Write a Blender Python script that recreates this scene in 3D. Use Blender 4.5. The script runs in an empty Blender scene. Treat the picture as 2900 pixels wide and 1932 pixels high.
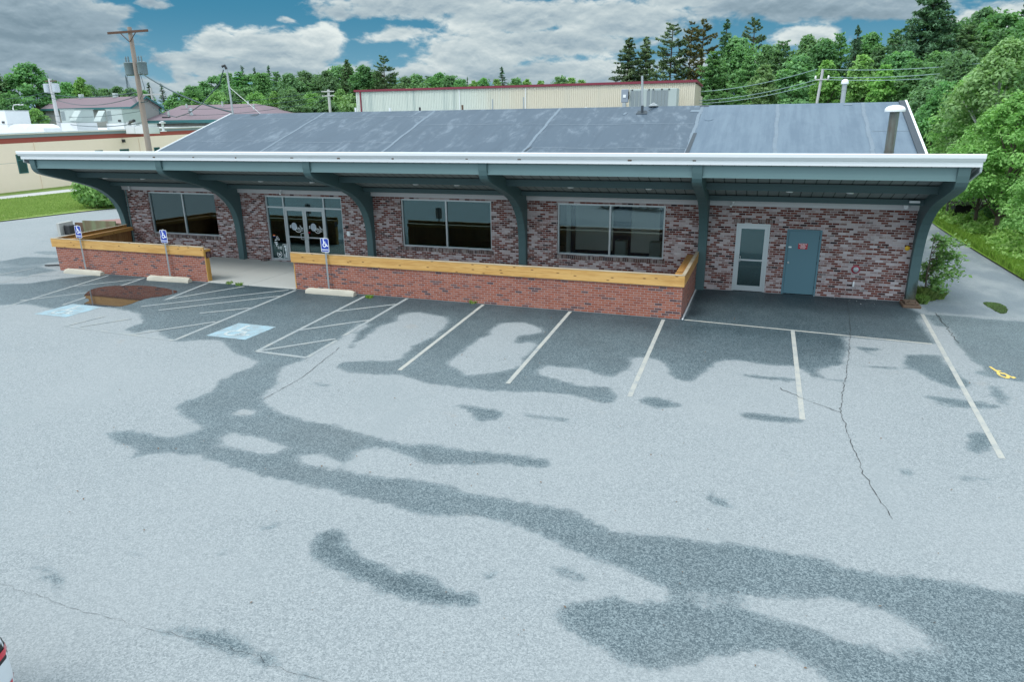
import bpy, bmesh, math, random
import numpy as np
from mathutils import Vector, Matrix
PI = math.pi
scene = bpy.context.scene
C = scene.collection

# ------------------------------------------------------------------ camera
F_PX, CX, CY, CZ, YAW, PITCH, ROLL = (1961.124488, 26.732550, -23.264984, 5.343719, -0.345477, 0.304295, -0.011097)
PW, PH = 2900.0, 1932.0
def cam_axes():
    cy, sy = math.cos(YAW), math.sin(YAW); cp, sp = math.cos(PITCH), math.sin(PITCH)
    fw = Vector((sy*cp, cy*cp, -sp)); rt = Vector((cy, -sy, 0)); up = rt.cross(fw)
    cr, sr = math.cos(ROLL), math.sin(ROLL)
    return cr*rt + sr*up, -sr*rt + cr*up, fw
RT, UP, FW = cam_axes()
CAMP = Vector((CX, CY, CZ))
K = 2900/2354.0
def ray(x, y):                      # x, y measured on the photograph at 2354 wide
    return FW + RT*((x*K-PW/2)/F_PX) - UP*((y*K-PH/2)/F_PX)
def G(x, y, z=0.0):                 # point of the ground (or of a level z) seen there
    d = ray(x, y); t = (z-CAMP.z)/d.z; p = CAMP + t*d
    return (p.x, p.y)
def onY(x, y, Y):
    d = ray(x, y); t = (Y-CAMP.y)/d.y; p = CAMP + t*d
    return (p.x, p.y, p.z)
cam = bpy.data.cameras.new('camera'); cam_o = bpy.data.objects.new('camera', cam); C.objects.link(cam_o)
cam.sensor_fit = 'HORIZONTAL'; cam.sensor_width = 36.0; cam.lens = 36.0*F_PX/PW
cam.clip_start = 0.1; cam.clip_end = 3000
cam_o.matrix_world = Matrix(((RT.x, UP.x, -FW.x, CX), (RT.y, UP.y, -FW.y, CY), (RT.z, UP.z, -FW.z, CZ), (0, 0, 0, 1)))
scene.camera = cam_o

# ------------------------------------------------------------------ scene graph helpers
OFF = {}
def tag(o, label=None, cat=None, group=None, kind=None):
    if label: o['label'] = label
    if cat: o['category'] = cat
    if group: o['group'] = group
    if kind: o['kind'] = kind
    return o
def thing(name, label, cat, loc=(0, 0, 0), group=None):
    o = bpy.data.objects.new(name, None); C.objects.link(o)
    o.empty_display_size = .3; o.location = loc; OFF[o] = Vector(loc)
    return tag(o, label, cat, group)
class MB:
    """collects faces, then links them as ONE mesh object"""
    def __init__(s): s.v = []; s.f = []
    def add(s, vs, fs):
        b = len(s.v); s.v += [tuple(p) for p in vs]; s.f += [tuple(i+b for i in f) for f in fs]; return s
    def box(s, x0, x1, y0, y1, z0, z1):
        return s.add([(x0,y0,z0),(x1,y0,z0),(x1,y1,z0),(x0,y1,z0),(x0,y0,z1),(x1,y0,z1),(x1,y1,z1),(x0,y1,z1)],
                     [(0,3,2,1),(4,5,6,7),(0,1,5,4),(1,2,6,5),(2,3,7,6),(3,0,4,7)])
    def bevbox(s, x0, x1, y0, y1, z0, z1, b=.01):
        bm = bmesh.new(); bmesh.ops.create_cube(bm, size=1)
        for v in bm.verts: v.co = Vector(((x0+x1)/2+v.co.x*(x1-x0), (y0+y1)/2+v.co.y*(y1-y0), (z0+z1)/2+v.co.z*(z1-z0)))
        bmesh.ops.bevel(bm, geom=bm.edges[:], offset=b, segments=2, affect='EDGES', profile=.5)
        return s.bm(bm)
    def bm(s, bm):
        bm.verts.index_update(); s.add([v.co[:] for v in bm.verts], [[v.index for v in f.verts] for f in bm.faces]); bm.free(); return s
    def quad(s, *p): return s.add(p, [tuple(range(len(p)))])
    def prism(s, poly, fn, a, b):          # 2D outline poly extruded from a to b, fn(u, v, t) -> 3D
        n = len(poly)
        vs = [fn(u, v, a) for u, v in poly] + [fn(u, v, b) for u, v in poly]
        fs = [tuple(range(n-1, -1, -1)), tuple(range(n, 2*n))] + [(i, (i+1) % n, n+(i+1) % n, n+i) for i in range(n)]
        return s.add(vs, fs)
    def tube(s, pts, r, seg=8, caps=True):
        pts = [Vector(p) for p in pts]; n = len(pts)
        rs = r if isinstance(r, (list, tuple)) else [r]*n
        vs = []; prev = None
        for i, p in enumerate(pts):
            d = (pts[min(i+1, n-1)]-pts[max(i-1, 0)]).normalized()
            if prev is None:
                a = Vector((0, 0, 1)) if abs(d.z) < .9 else Vector((1, 0, 0))
                u = d.cross(a).normalized()
            else:
                u = (prev - d*prev.dot(d)); u = u.normalized() if u.length > 1e-6 else d.orthogonal().normalized()
            prev = u; w = d.cross(u)
            for k in range(seg):
                t = 2*PI*k/seg; vs.append(p + (u*math.cos(t)+w*math.sin(t))*rs[i])
        fs = []
        for i in range(n-1):
            for k in range(seg):
                k2 = (k+1) % seg; fs.append((i*seg+k, i*seg+k2, (i+1)*seg+k2, (i+1)*seg+k))
        if caps: fs += [tuple(range(seg-1, -1, -1)), tuple(range((n-1)*seg, n*seg))]
        return s.add(vs, fs)
    def lathe(s, prof, c, axis='z', seg=20):   # prof: (radius, height) along axis
        vs = []
        for r, h in prof:
            for k in range(seg):
                t = 2*PI*k/seg; a, b = r*math.cos(t), r*math.sin(t)
                vs.append({'z': (c[0]+a, c[1]+b, c[2]+h), 'y': (c[0]+a, c[1]+h, c[2]-b), 'x': (c[0]+h, c[1]+a, c[2]+b)}[axis])
        fs = []
        for i in range(len(prof)-1):
            for k in range(seg):
                k2 = (k+1) % seg; fs.append((i*seg+k, i*seg+k2, (i+1)*seg+k2, (i+1)*seg+k))
        n = len(prof); fs += [tuple(range(seg-1, -1, -1)), tuple(range((n-1)*seg, n*seg))]
        return s.add(vs, fs)
    def build(s, name, mat, parent=None, smooth=False, bevel=0):
        off = OFF.get(parent, Vector((0, 0, 0))) if parent else Vector((0, 0, 0))
        me = bpy.data.meshes.new(name)
        v = np.array(s.v, dtype=np.float64) - np.array(off)
        me.from_pydata(v.tolist(), [], s.f); me.update()
        if mat: me.materials.append(mat)
        o = bpy.data.objects.new(name, me); C.objects.link(o)
        if parent: o.parent = parent; OFF[o] = off
        if smooth:
            for p in me.polygons: p.use_smooth = True
            try: me.set_sharp_from_angle(angle=math.radians(40))
            except Exception: pass
        if bevel:
            m = o.modifiers.new('edge', 'BEVEL'); m.width = bevel; m.segments = 2; m.limit_method = 'ANGLE'; m.angle_limit = math.radians(40)
        return o
def copy_tree(o, loc=None, parent=None, kids=True):
    c = o.copy(); C.objects.link(c)
    if parent: c.parent = parent
    if loc is not None: c.location = loc
    if kids:
        for ch in o.children: copy_tree(ch, None, c)
    return c
def text_polys(body, size, align='CENTER', extrude=0.0015):
    cu = bpy.data.curves.new('lettering', 'FONT'); cu.body = body; cu.size = size; cu.align_x = align; cu.align_y = 'CENTER'
    cu.extrude = extrude; cu.resolution_u = 2; cu.offset = size*.012; cu.space_line = .85
    o = bpy.data.objects.new('lettering', cu); C.objects.link(o)
    dg = bpy.context.evaluated_depsgraph_get(); me = bpy.data.meshes.new_from_object(o.evaluated_get(dg))
    vs = [v.co[:] for v in me.vertices]; fs = [tuple(p.vertices) for p in me.polygons]
    bpy.data.objects.remove(o); bpy.data.curves.remove(cu); bpy.data.meshes.remove(me)
    return vs, fs
def add_text(mb, body, size, fn, align='CENTER'):
    vs, fs = text_polys(body, size, align); return mb.add([fn(x, y, z) for x, y, z in vs], fs)

# ------------------------------------------------------------------ node helpers
class NT:
    def __init__(s, nt): s.nt = nt; s.L = nt.links
    def n(s, typ, **kw):
        x = s.nt.nodes.new(typ)
        for k, v in kw.items(): setattr(x, k, v)
        return x
    def set(s, sock, v):
        if hasattr(v, 'is_output') or isinstance(v, bpy.types.NodeSocket): s.L.new(v, sock)
        else:
            if sock.type == 'RGBA' and len(v) == 3: v = (*v, 1)
            sock.default_value = v
    def m(s, op, a, b=0.0, c=None, clamp=False):
        x = s.n('ShaderNodeMath', operation=op, use_clamp=clamp); s.set(x.inputs[0], a); s.set(x.inputs[1], b)
        if c is not None: s.set(x.inputs[2], c)
        return x.outputs[0]
    def add(s, a, b): return s.m('ADD', a, b)
    def sub(s, a, b): return s.m('SUBTRACT', a, b)
    def mul(s, a, b): return s.m('MULTIPLY', a, b)
    def mx(s, a, b): return s.m('MAXIMUM', a, b)
    def mix(s, f, a, b, blend='MIX'):
        x = s.n('ShaderNodeMix', data_type='RGBA', blend_type=blend); s.set(x.inputs[0], f); s.set(x.inputs[6], a); s.set(x.inputs[7], b)
        return x.outputs[2]
    def sm(s, v, a, b):                       # smoothstep a..b
        x = s.n('ShaderNodeMapRange', interpolation_type='SMOOTHSTEP'); s.set(x.inputs[0], v); x.inputs[1].default_value = a; x.inputs[2].default_value = b
        return x.outputs[0]
    def pos(s): return s.n('ShaderNodeNewGeometry').outputs['Position']
    def obj(s): return s.n('ShaderNodeTexCoord').outputs['Object']
    def sep(s, v): x = s.n('ShaderNodeSeparateXYZ'); s.set(x.inputs[0], v); return x.outputs
    def comb(s, a=0.0, b=0.0, c=0.0):
        x = s.n('ShaderNodeCombineXYZ'); s.set(x.inputs[0], a); s.set(x.inputs[1], b); s.set(x.inputs[2], c); return x.outputs[0]
    def scale(s, v, k):
        x = s.n('ShaderNodeVectorMath', operation='MULTIPLY'); s.set(x.inputs[0], v); x.inputs[1].default_value = k; return x.outputs[0]
    def noise(s, v, sc, det=3, rough=.55, out=0, dist=0.0):
        x = s.n('ShaderNodeTexNoise'); s.set(x.inputs['Vector'], v); x.inputs['Scale'].default_value = sc
        x.inputs['Detail'].default_value = det; x.inputs['Roughness'].default_value = rough; x.inputs['Distortion'].default_value = dist; return x.outputs[out]
    def ramp(s, f, stops, interp='LINEAR'):
        x = s.n('ShaderNodeValToRGB'); cr = x.color_ramp; cr.interpolation = interp
        while len(cr.elements) < len(stops): cr.elements.new(.5)
        for e, (p, c) in zip(cr.elements, stops): e.position = p; e.color = (*c, 1)
        s.set(x.inputs[0], f); return x.outputs[0]
    def bump(s, h, st=.3, dist=.02):
        x = s.n('ShaderNodeBump'); s.set(x.inputs['Height'], h); x.inputs['Strength'].default_value = st; x.inputs['Distance'].default_value = dist; return x.outputs[0]
def new_mat(name):
    m = bpy.data.materials.new(name); m.use_nodes = True; nt = NT(m.node_tree); b = m.node_tree.nodes['Principled BSDF']
    return m, nt, b
def mat(name, col, rough=.6, spec=.4, metal=0.0, var=.12, vscale=1.5, grain=.08, gscale=25, bump=0.0, col2=None, stretch=(1, 1, 1)):
    """plain paint / metal / concrete with soft blotches and fine grain"""
    m, n, b = new_mat(name); p = n.scale(n.pos(), stretch)
    a = n.noise(p, vscale, 4); g = n.noise(p, gscale, 2)
    f = n.add(n.mul(n.sub(a, .5), var*3), n.mul(n.sub(g, .5), grain*3))
    c2 = col2 or tuple(c*.6 for c in col)
    lo = tuple(c*(1-.0) for c in col)
    base = n.mix(n.m('MULTIPLY_ADD', f, -1.0, .12, True), lo, c2)
    n.set(b.inputs['Base Color'], base); b.inputs['Roughness'].default_value = rough; b.inputs['Metallic'].default_value = metal
    b.inputs['Specular IOR Level'].default_value = spec
    if bump: n.set(b.inputs['Normal'], n.bump(g, bump, .01))
    return m
# ------------------------------------------------------------------ materials
def brick_mat(name, stops, mortar, bw=.205, bh=.0725, mo=.010, wash=0.0, washcol=(.5, .48, .5), soldier=False, tone=(1, 1, 1)):
    m, n, b = new_mat(name)
    P = n.pos(); X, Y, Z = n.sep(P); nx, ny, nz = n.sep(n.n('ShaderNodeNewGeometry').outputs['Normal'])
    fx = n.m('GREATER_THAN', n.m('ABSOLUTE', nx), .6)
    u = n.add(n.mul(X, n.sub(1.0, fx)), n.mul(Y, fx)); v = Z
    if soldier: v, u = u, v; bh, bw = bh, bw
    wob = n.noise(P, 7, 2); v2 = n.add(v, n.mul(n.sub(wob, .5), .004))
    row = n.m('FLOOR', n.m('DIVIDE', v2, bh)); fv = n.sub(n.m('DIVIDE', v2, bh), row)
    uo = n.add(n.m('DIVIDE', u, bw), n.mul(n.m('FLOORED_MODULO', row, 2.0), .5 if not soldier else 0.0))
    col = n.m('FLOOR', uo); fu = n.sub(uo, col)
    wn = n.n('ShaderNodeTexWhiteNoise', noise_dimensions='2D'); n.set(wn.inputs['Vector'], n.comb(col, row)); r = wn.outputs['Value']
    wn2 = n.n('ShaderNodeTexWhiteNoise', noise_dimensions='2D'); n.set(wn2.inputs['Vector'], n.comb(n.add(col, 31.7), n.add(row, 9.1))); r2 = wn2.outputs['Value']
    mu = n.mx(n.m('LESS_THAN', fu, mo/bw), n.m('LESS_THAN', fv, mo/bh))
    big = n.noise(P, .55, 4, .6); fine = n.noise(P, 28, 4, .6); mid = n.noise(n.scale(P, (1, 1, 2.2)), 5.5, 4, .65)
    rr = n.add(r, n.mul(n.sub(big, .5), wash*.45)) if wash else r
    brick = n.ramp(rr, stops, 'LINEAR')
    brick = n.mix(n.mul(n.sub(fine, .35), .35), brick, tuple(c*.55 for c in stops[0][1]))
    if wash:
        wsh = n.sm(n.add(n.add(n.mul(r2, .80), n.mul(mid, .55)), n.mul(n.sub(big, .5), .50)), .71, 1.0)
        brick = n.mix(n.mul(wsh, wash), brick, washcol)
    mcol = n.mix(n.mul(fine, .6), mortar, tuple(c*.72 for c in mortar))
    base = n.mix(mu, brick, mcol)
    n.set(b.inputs['Base Color'], n.mix(1.0, base, tone, 'MULTIPLY')); b.inputs['Roughness'].default_value = .85; b.inputs['Specular IOR Level'].default_value = .25
    h = n.add(n.mul(n.sub(1.0, mu), .8), n.mul(fine, .35)); n.set(b.inputs['Normal'], n.bump(h, .5, .008))
    return m
M = {}
M['brick'] = brick_mat('old_brick', [(0, (.035, .022, .026)), (.09, (.075, .026, .022)), (.30, (.130, .038, .029)), (.55, (.175, .050, .036)), (.74, (.165, .066, .054)), (.86, (.205, .12, .11)), (.94, (.32, .25, .255)), (1, (.50, .45, .47))],
                       (.47, .43, .43), mo=.0135, wash=.70, washcol=(.52, .465, .475))
M['brick_red'] = brick_mat('thin_brick', [(0, (.085, .05, .055)), (.08, (.12, .06, .06)), (.13, (.225, .070, .048)), (.6, (.285, .086, .050)), (.82, (.31, .118, .080)), (1, (.30, .09, .056))], (.36, .32, .31), bh=.0700, wash=.15, washcol=(.36, .2, .17))
M['soldier'] = brick_mat('soldier_brick', [(0, (.05, .04, .045)), (.5, (.12, .07, .06)), (1, (.27, .23, .22))], (.33, .31, .31), bw=.6, bh=.075, soldier=True)

def wood_mat(name, c1, c2, knot=(.09, .035, .012), axis='x', along=1.0):
    m, n, b = new_mat(name); P = n.pos(); X, Y, Z = n.sep(P)
    if axis == 'x': q = n.comb(n.mul(X, .9), n.mul(Y, 9), n.mul(Z, 9)); kq = n.comb(n.mul(X, 1.9), n.mul(Y, 3.0), n.mul(Z, 6.0))
    elif axis == 'y': q = n.comb(n.mul(X, 9), n.mul(Y, .9), n.mul(Z, 9)); kq = n.comb(n.mul(X, 5.5), n.mul(Y, 1.9), n.mul(Z, 6.0))
    else: q = n.comb(n.mul(X, 9), n.mul(Y, 9), n.mul(Z, .9)); kq = n.comb(n.mul(X, 6), n.mul(Y, 6), n.mul(Z, 1.9))
    g = n.noise(q, 2.2, 4, .6, dist=.6); big = n.noise(q, .35, 2)
    col = n.mix(n.sm(n.add(g, n.mul(n.sub(big, .5), .9)), .3, .72), c1, c2)
    vo = n.n('ShaderNodeTexVoronoi', voronoi_dimensions='2D'); n.set(vo.inputs['Vector'], n.comb(n.mul(X if axis != 'y' else Y, 2.1 if axis != 'z' else 9.0), n.mul(Z, 6.5 if axis != 'z' else 2.1))); vo.inputs['Scale'].default_value = 1.0; vo.inputs['Randomness'].default_value = 1.0
    wn = n.sep(vo.outputs['Color'])[0]
    k = n.mul(n.sub(1.0, n.sm(vo.outputs['Distance'], .06, .13)), n.m('GREATER_THAN', wn, .58))
    col = n.mix(n.mul(k, .85), col, knot)
    n.set(b.inputs['Base Color'], col); b.inputs['Roughness'].default_value = .55; b.inputs['Specular IOR Level'].default_value = .35
    n.set(b.inputs['Normal'], n.bump(g, .15, .004)); return m
M['pine_x'] = wood_mat('pine_board', (.60, .36, .125), (.47, .255, .075))
M['pine_y'] = wood_mat('pine_board_side', (.52, .28, .085), (.40, .19, .05), axis='y')
M['pine_z'] = wood_mat('pine_post', (.50, .28, .075), (.38, .19, .045), axis='z')
M['cedar'] = wood_mat('stained_plank', (.36, .19, .075), (.24, .11, .04), axis='z')
M['cap'] = wood_mat('weathered_cap', (.52, .44, .33), (.42, .33, .22), knot=(.25, .17, .1))
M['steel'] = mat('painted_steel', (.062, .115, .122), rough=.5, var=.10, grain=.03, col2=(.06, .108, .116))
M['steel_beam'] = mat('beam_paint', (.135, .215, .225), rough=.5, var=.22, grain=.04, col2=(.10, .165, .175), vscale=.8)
def stained_steel():
    """the end column: paint gone mossy and rusty near the ground and along its outer edge"""
    m, n, b = new_mat('stained_column_paint'); P = n.pos(); X, Y, Z = n.sep(P)
    a = n.noise(n.scale(P, (1, 1, .5)), 4.5, 5, .65); f = n.noise(P, 30, 3)
    k = n.sub(1.0, n.sm(n.add(n.add(Z, n.mul(n.sub(a, .5), 1.5)), n.mul(n.sub(31.35, X), 1.6)), .35, .95))
    base = n.mix(n.mul(f, .35), (.062, .115, .122), (.048, .09, .096)); st = n.mix(n.sm(a, .4, .62), (.022, .026, .018), (.085, .075, .045))
    n.set(b.inputs['Base Color'], n.mix(n.mul(k, .9), base, st)); n.set(b.inputs['Roughness'], n.m('MULTIPLY_ADD', k, .35, .5)); return m
M['steel_end'] = stained_steel()
M['white'] = mat('white_paint', (.80, .82, .84), rough=.45, var=.04, grain=.02, stretch=(.25, 1, 1))
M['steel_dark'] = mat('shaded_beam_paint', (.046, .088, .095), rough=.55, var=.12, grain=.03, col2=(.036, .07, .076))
M['soffit'] = mat('grey_soffit', (.52, .52, .54), rough=.7, var=.15)
M['alum'] = mat('aluminium', (.50, .54, .56), rough=.32, spec=.6, metal=.35, var=.05, grain=.03)
M['galv'] = mat('galvanised', (.42, .45, .47), rough=.4, metal=.5, var=.15, grain=.06)
M['dark'] = mat('dark_grey', (.035, .037, .04), rough=.5)
M['black'] = mat('black', (.012, .012, .013), rough=.5)
M['concrete'] = mat('concrete', (.40, .405, .385), rough=.9, spec=.2, var=.10, vscale=.7, grain=.05, gscale=60, bump=.2, col2=(.31, .315, .305))
M['stop'] = mat('wheel_stop_concrete', (.45, .42, .355), rough=.9, spec=.2, var=.18, vscale=3, grain=.08, gscale=50, bump=.25, col2=(.30, .275, .23))
M['door_blue'] = mat('door_paint', (.092, .190, .235), rough=.5, var=.10, grain=.03, col2=(.078, .158, .198))
M['sign_blue'] = mat('sign_blue', (.012, .045, .36), rough=.35, var=.03, grain=.01)
M['sign_white'] = mat('sign_white', (.82, .84, .86), rough=.4, var=.02, grain=.01)
M['sign_red'] = mat('sign_red', (.42, .012, .03), rough=.4, var=.04)
M['red'] = mat('red_paint', (.33, .03, .06), rough=.45)
M['cream'] = mat('cream_stucco', (.90, .74, .62), rough=.9, spec=.2, var=.05, grain=.02)
M['redband'] = mat('red_band', (.33, .075, .06), rough=.8, var=.05, grain=.02)
M['grey_trim'] = mat('grey_trim', (.21, .26, .275), rough=.7, var=.05)
M['membrane'] = mat('white_membrane', (.66, .68, .70), rough=.7, var=.08)
M['unit'] = mat('roof_unit_metal', (.40, .46, .45), rough=.5, var=.08, grain=.02)
M['unit_grey'] = mat('roof_unit_grey', (.22, .26, .28), rough=.6, var=.1)
M['siding'] = mat('grey_siding', (.27, .28, .27), rough=.8, var=.06, grain=.03)
M['shingle'] = mat('mauve_roof', (.20, .155, .175), rough=.9, spec=.15, var=.10, grain=.12, gscale=9, col2=(.165, .125, .14))
M['teal'] = mat('teal_trim', (.03, .13, .14), rough=.6)
M['maroon'] = mat('maroon_trim', (.20, .028, .05), rough=.5, var=.05)
M['pole'] = mat('pole_wood', (.33, .28, .25), rough=.9, spec=.2, var=.35, vscale=1.2, grain=.15, gscale=12, col2=(.17, .10, .06), stretch=(1, 1, .25))
M['pole_grey'] = mat('pole_grey', (.48, .48, .49), rough=.85, spec=.2, var=.15, stretch=(1, 1, .25))
M['arm'] = mat('crossarm_wood', (.10, .055, .04), rough=.9, var=.2)
M['transformer'] = mat('transformer_grey', (.15, .20, .22), rough=.5, var=.06)
M['transformer_l'] = mat('transformer_pale', (.42, .46, .50), rough=.5, var=.06)
M['wire'] = mat('cable', (.02, .05, .06), rough=.5)
M['wire_pale'] = mat('bare_wire', (.22, .33, .33), rough=.4)
M['rust'] = mat('rusty_chimney', (.15, .17, .16), rough=.45, metal=.3, var=.9, vscale=2.0, grain=.1, col2=(.075, .04, .022), stretch=(2.5, 2.5, .45))
M['rust2'] = mat('rusted_iron', (.15, .10, .07), rough=.9, var=.4, vscale=8, grain=.2, col2=(.10, .045, .02))
M['green_board'] = mat('green_rusty_board', (.16, .18, .10), rough=.8, var=.8, vscale=2.2, grain=.1, col2=(.12, .045, .03), stretch=(1, 1, .2))
M['red_lid'] = mat('faded_red_lid', (.28, .155, .14), rough=.8, var=.15)
M['yellow'] = mat('yellow_plastic', (.70, .42, .03), rough=.4)
M['tire'] = mat('tyre_rubber', (.02, .021, .022), rough=.7)
M['carpaint'] = mat('white_car_paint', (.62, .66, .70), rough=.18, spec=.6, var=.01, grain=.005)
M['carpaint'].node_tree.nodes['Principled BSDF'].inputs['Coat Weight'].default_value = .6
M['lamp_red'] = mat('red_lens', (.55, .008, .03), rough=.12, spec=.6, var=.05)
M['decal'] = mat('white_decal', (.72, .78, .80), rough=.5, var=.02)
M['decal_grey'] = mat('frosted_decal', (.36, .42, .48), rough=.5, var=.2, vscale=14)
M['decal_teal'] = mat('teal_lettering', (.25, .60, .62), rough=.5)
M['inner_white'] = mat('interior_wall_paint', (.86, .85, .80), rough=.8, var=.03)
M['navy'] = mat('navy_trim', (.012, .03, .08), rough=.5)
M['inner_floor'] = mat('interior_floor', (.24, .235, .22), rough=.3, var=.1)
M['inner_dark'] = mat('interior_dark', (.10, .12, .13), rough=.8, var=.1)
M['bark'] = mat('bark', (.10, .082, .068), rough=.95, spec=.1, var=.3, vscale=3, grain=.2, gscale=14, col2=(.05, .04, .032), stretch=(1, 1, .3))
M['birch'] = mat('birch_bark', (.55, .55, .53), rough=.9, spec=.1, var=.4, vscale=3, grain=.1, col2=(.22, .22, .22))
M['dead_wood'] = mat('weathered_timber', (.115, .105, .10), rough=.95, spec=.1, var=.2, col2=(.06, .055, .05))

def glass_mat(name, tint, refl, rcol=(.80, .90, .92)):
    m = bpy.data.materials.new(name); m.use_nodes = True; n = NT(m.node_tree); m.node_tree.nodes.clear()
    out = n.n('ShaderNodeOutputMaterial'); t = n.n('ShaderNodeBsdfTransparent'); g = n.n('ShaderNodeBsdfGlossy'); mi = n.n('ShaderNodeMixShader')
    n.set(t.inputs[0], tint); n.set(g.inputs[0], rcol); g.inputs['Roughness'].default_value = .012
    fr = n.n('ShaderNodeFresnel'); fr.inputs['IOR'].default_value = 1.5
    wav = n.noise(n.pos(), .9, 2); n.set(g.inputs['Normal'], n.bump(wav, .06, .03))
    n.set(mi.inputs[0], n.m('MULTIPLY_ADD', fr.outputs[0], 1.0, refl, True)); n.L.new(t.outputs[0], mi.inputs[1]); n.L.new(g.outputs[0], mi.inputs[2]); n.L.new(mi.outputs[0], out.inputs[0])
    return m
M['glass'] = glass_mat('tinted_glass', (.34, .54, .56), .092, (.62, .84, .88))
M['glass_lit'] = glass_mat('clear_glass', (.90, .94, .94), .075, (.66, .86, .92))
M['glass_far'] = mat('far_window_glass', (.02, .06, .07), rough=.08, spec=.8)

# weathered asphalt; the point attribute «wet» says where rain has not dried yet, and adds canopy shade on the pad
def asphalt():
    m, n, b = new_mat('asphalt'); P = n.pos()
    at = n.n('ShaderNodeAttribute', attribute_name='wet'); w0 = at.outputs['Fac']
    gr = n.noise(P, 80, 2, .6); gr2 = n.noise(P, 24, 4, .75); rag = n.noise(P, 5.5, 5, .68); mid = n.noise(P, 2.0, 5, .65); big = n.noise(P, .28, 4, .6)
    def cells(sc):
        vo = n.n('ShaderNodeTexVoronoi'); n.set(vo.inputs['Vector'], P); vo.inputs['Scale'].default_value = sc; return n.sep(vo.outputs['Color'])[0]
    s1, s2 = cells(52.0), cells(110.0)
    g = n.add(n.add(n.mul(n.sub(s1, .5), .62), n.mul(n.sub(s2, .5), .45)), n.add(n.mul(n.sub(gr, .5), .9), n.mul(n.sub(gr2, .5), .55)))   # stones of the worn surface
    wp = n.add(n.add(w0, n.mul(n.sub(mid, .5), .50)), n.add(n.add(n.mul(n.sub(rag, .5), .92), n.mul(n.sub(gr2, .5), .42)), n.mul(n.sub(s1, .5), .16)))
    wet = n.sm(wp, .38, .50)
    soak_shade = n.sm(w0, .62, 1.0)
    dry = n.mix(n.m('MULTIPLY_ADD', g, .74, .58, True), (.098, .122, .134), (.352, .376, .386))
    dry = n.mix(n.mul(n.sm(big, .35, .7), .35), dry, (.282, .302, .311))
    dry = n.mix(n.mul(n.sm(mid, .56, .78), .28), dry, (.185, .215, .232))
    dry = n.mix(n.mul(n.sm(n.noise(n.scale(P, (1.0, .35, 1)), .55, 4, .6), .54, .72), .50), dry, (.235, .262, .272))      # old tyre tracks and patches
    dry = n.mix(n.mul(n.sm(n.noise(P, 1.1, 3, .5), .66, .80), .45), dry, (.27, .252, .23))
    X, Y, Z = n.sep(P); lane = n.mul(n.sm(n.add(X, n.mul(n.sub(mid, .5), .3)), 31.45, 31.6), n.sm(n.add(Y, n.mul(n.sub(mid, .5), .4)), -1.1, -.8))   # the side lane has newer, darker asphalt
    dry = n.mix(n.mul(lane, .62), dry, n.mix(n.sm(n.noise(n.scale(P, (1, .5, 1)), .6, 4, .6), .4, .65), (.115, .15, .175), (.235, .265, .275)))
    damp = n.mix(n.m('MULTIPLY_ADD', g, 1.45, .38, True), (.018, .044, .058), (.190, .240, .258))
    soaked = n.mix(n.m('MULTIPLY_ADD', g, 1.15, .32, True), (.008, .023, .033), (.100, .134, .147))  # soaked asphalt; also the shade tone painted on the canopy pad
    soak_shade = n.m('ADD', soak_shade, n.mul(n.sub(n.noise(P, .9, 5, .62), .5), 1.3), None, True)
    wc = n.mix(soak_shade, damp, soaked); wc = n.mix(n.mul(n.sm(big, .5, .75), .22), wc, (.085, .095, .098))
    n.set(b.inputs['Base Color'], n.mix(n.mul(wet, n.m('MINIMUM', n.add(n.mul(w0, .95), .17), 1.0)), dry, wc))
    n.set(b.inputs['Roughness'], n.m('MULTIPLY_ADD', wet, -.34, .92)); n.set(b.inputs['Specular IOR Level'], n.m('MULTIPLY_ADD', wet, .15, .2))
    n.set(b.inputs['Normal'], n.bump(n.add(gr2, n.mul(s1, .5)), .35, .012)); return m
M['asphalt'] = asphalt()
def paint(name, col, cover=.6, edge=.0):
    """traffic paint, worn through to the asphalt in places"""
    m, n, b = new_mat(name); P = n.pos(); g = n.noise(P, 30, 4, .7); mid = n.noise(P, 3.0, 4, .6)
    f = n.sm(n.add(n.mul(g, .75), n.mul(mid, .6)), cover, cover+.30)
    n.set(b.inputs['Base Color'], n.mix(f, col, (.24, .27, .285))); b.inputs['Roughness'].default_value = .8; b.inputs['Specular IOR Level'].default_value = .25
    return m
M['line'] = paint('white_line_paint', (.34, .345, .32), .47); M['line_new'] = paint('bright_line_paint', (.385, .38, .345), .60)
M['blue_paint'] = paint('blue_ground_paint', (.27, .395, .455), .56); M['symbol_paint'] = paint('worn_symbol_paint', (.44, .49, .49), .56); M['yellow_paint'] = paint('yellow_ground_paint', (.66, .48, .13), .85)

def puddle_mat(name, col):
    m, n, b = new_mat(name); n.set(b.inputs['Base Color'], col); b.inputs['Roughness'].default_value = .045; b.inputs['IOR'].default_value = 1.33
    b.inputs['Specular IOR Level'].default_value = .5
    n.set(b.inputs['Normal'], n.bump(n.noise(n.scale(n.pos(), (1, 2.5, 1)), 1.3, 2), .03, .02)); return m
M['puddle'] = puddle_mat('muddy_puddle', (.034, .024, .022)); M['puddle2'] = puddle_mat('green_puddle', (.045, .055, .03))

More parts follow.
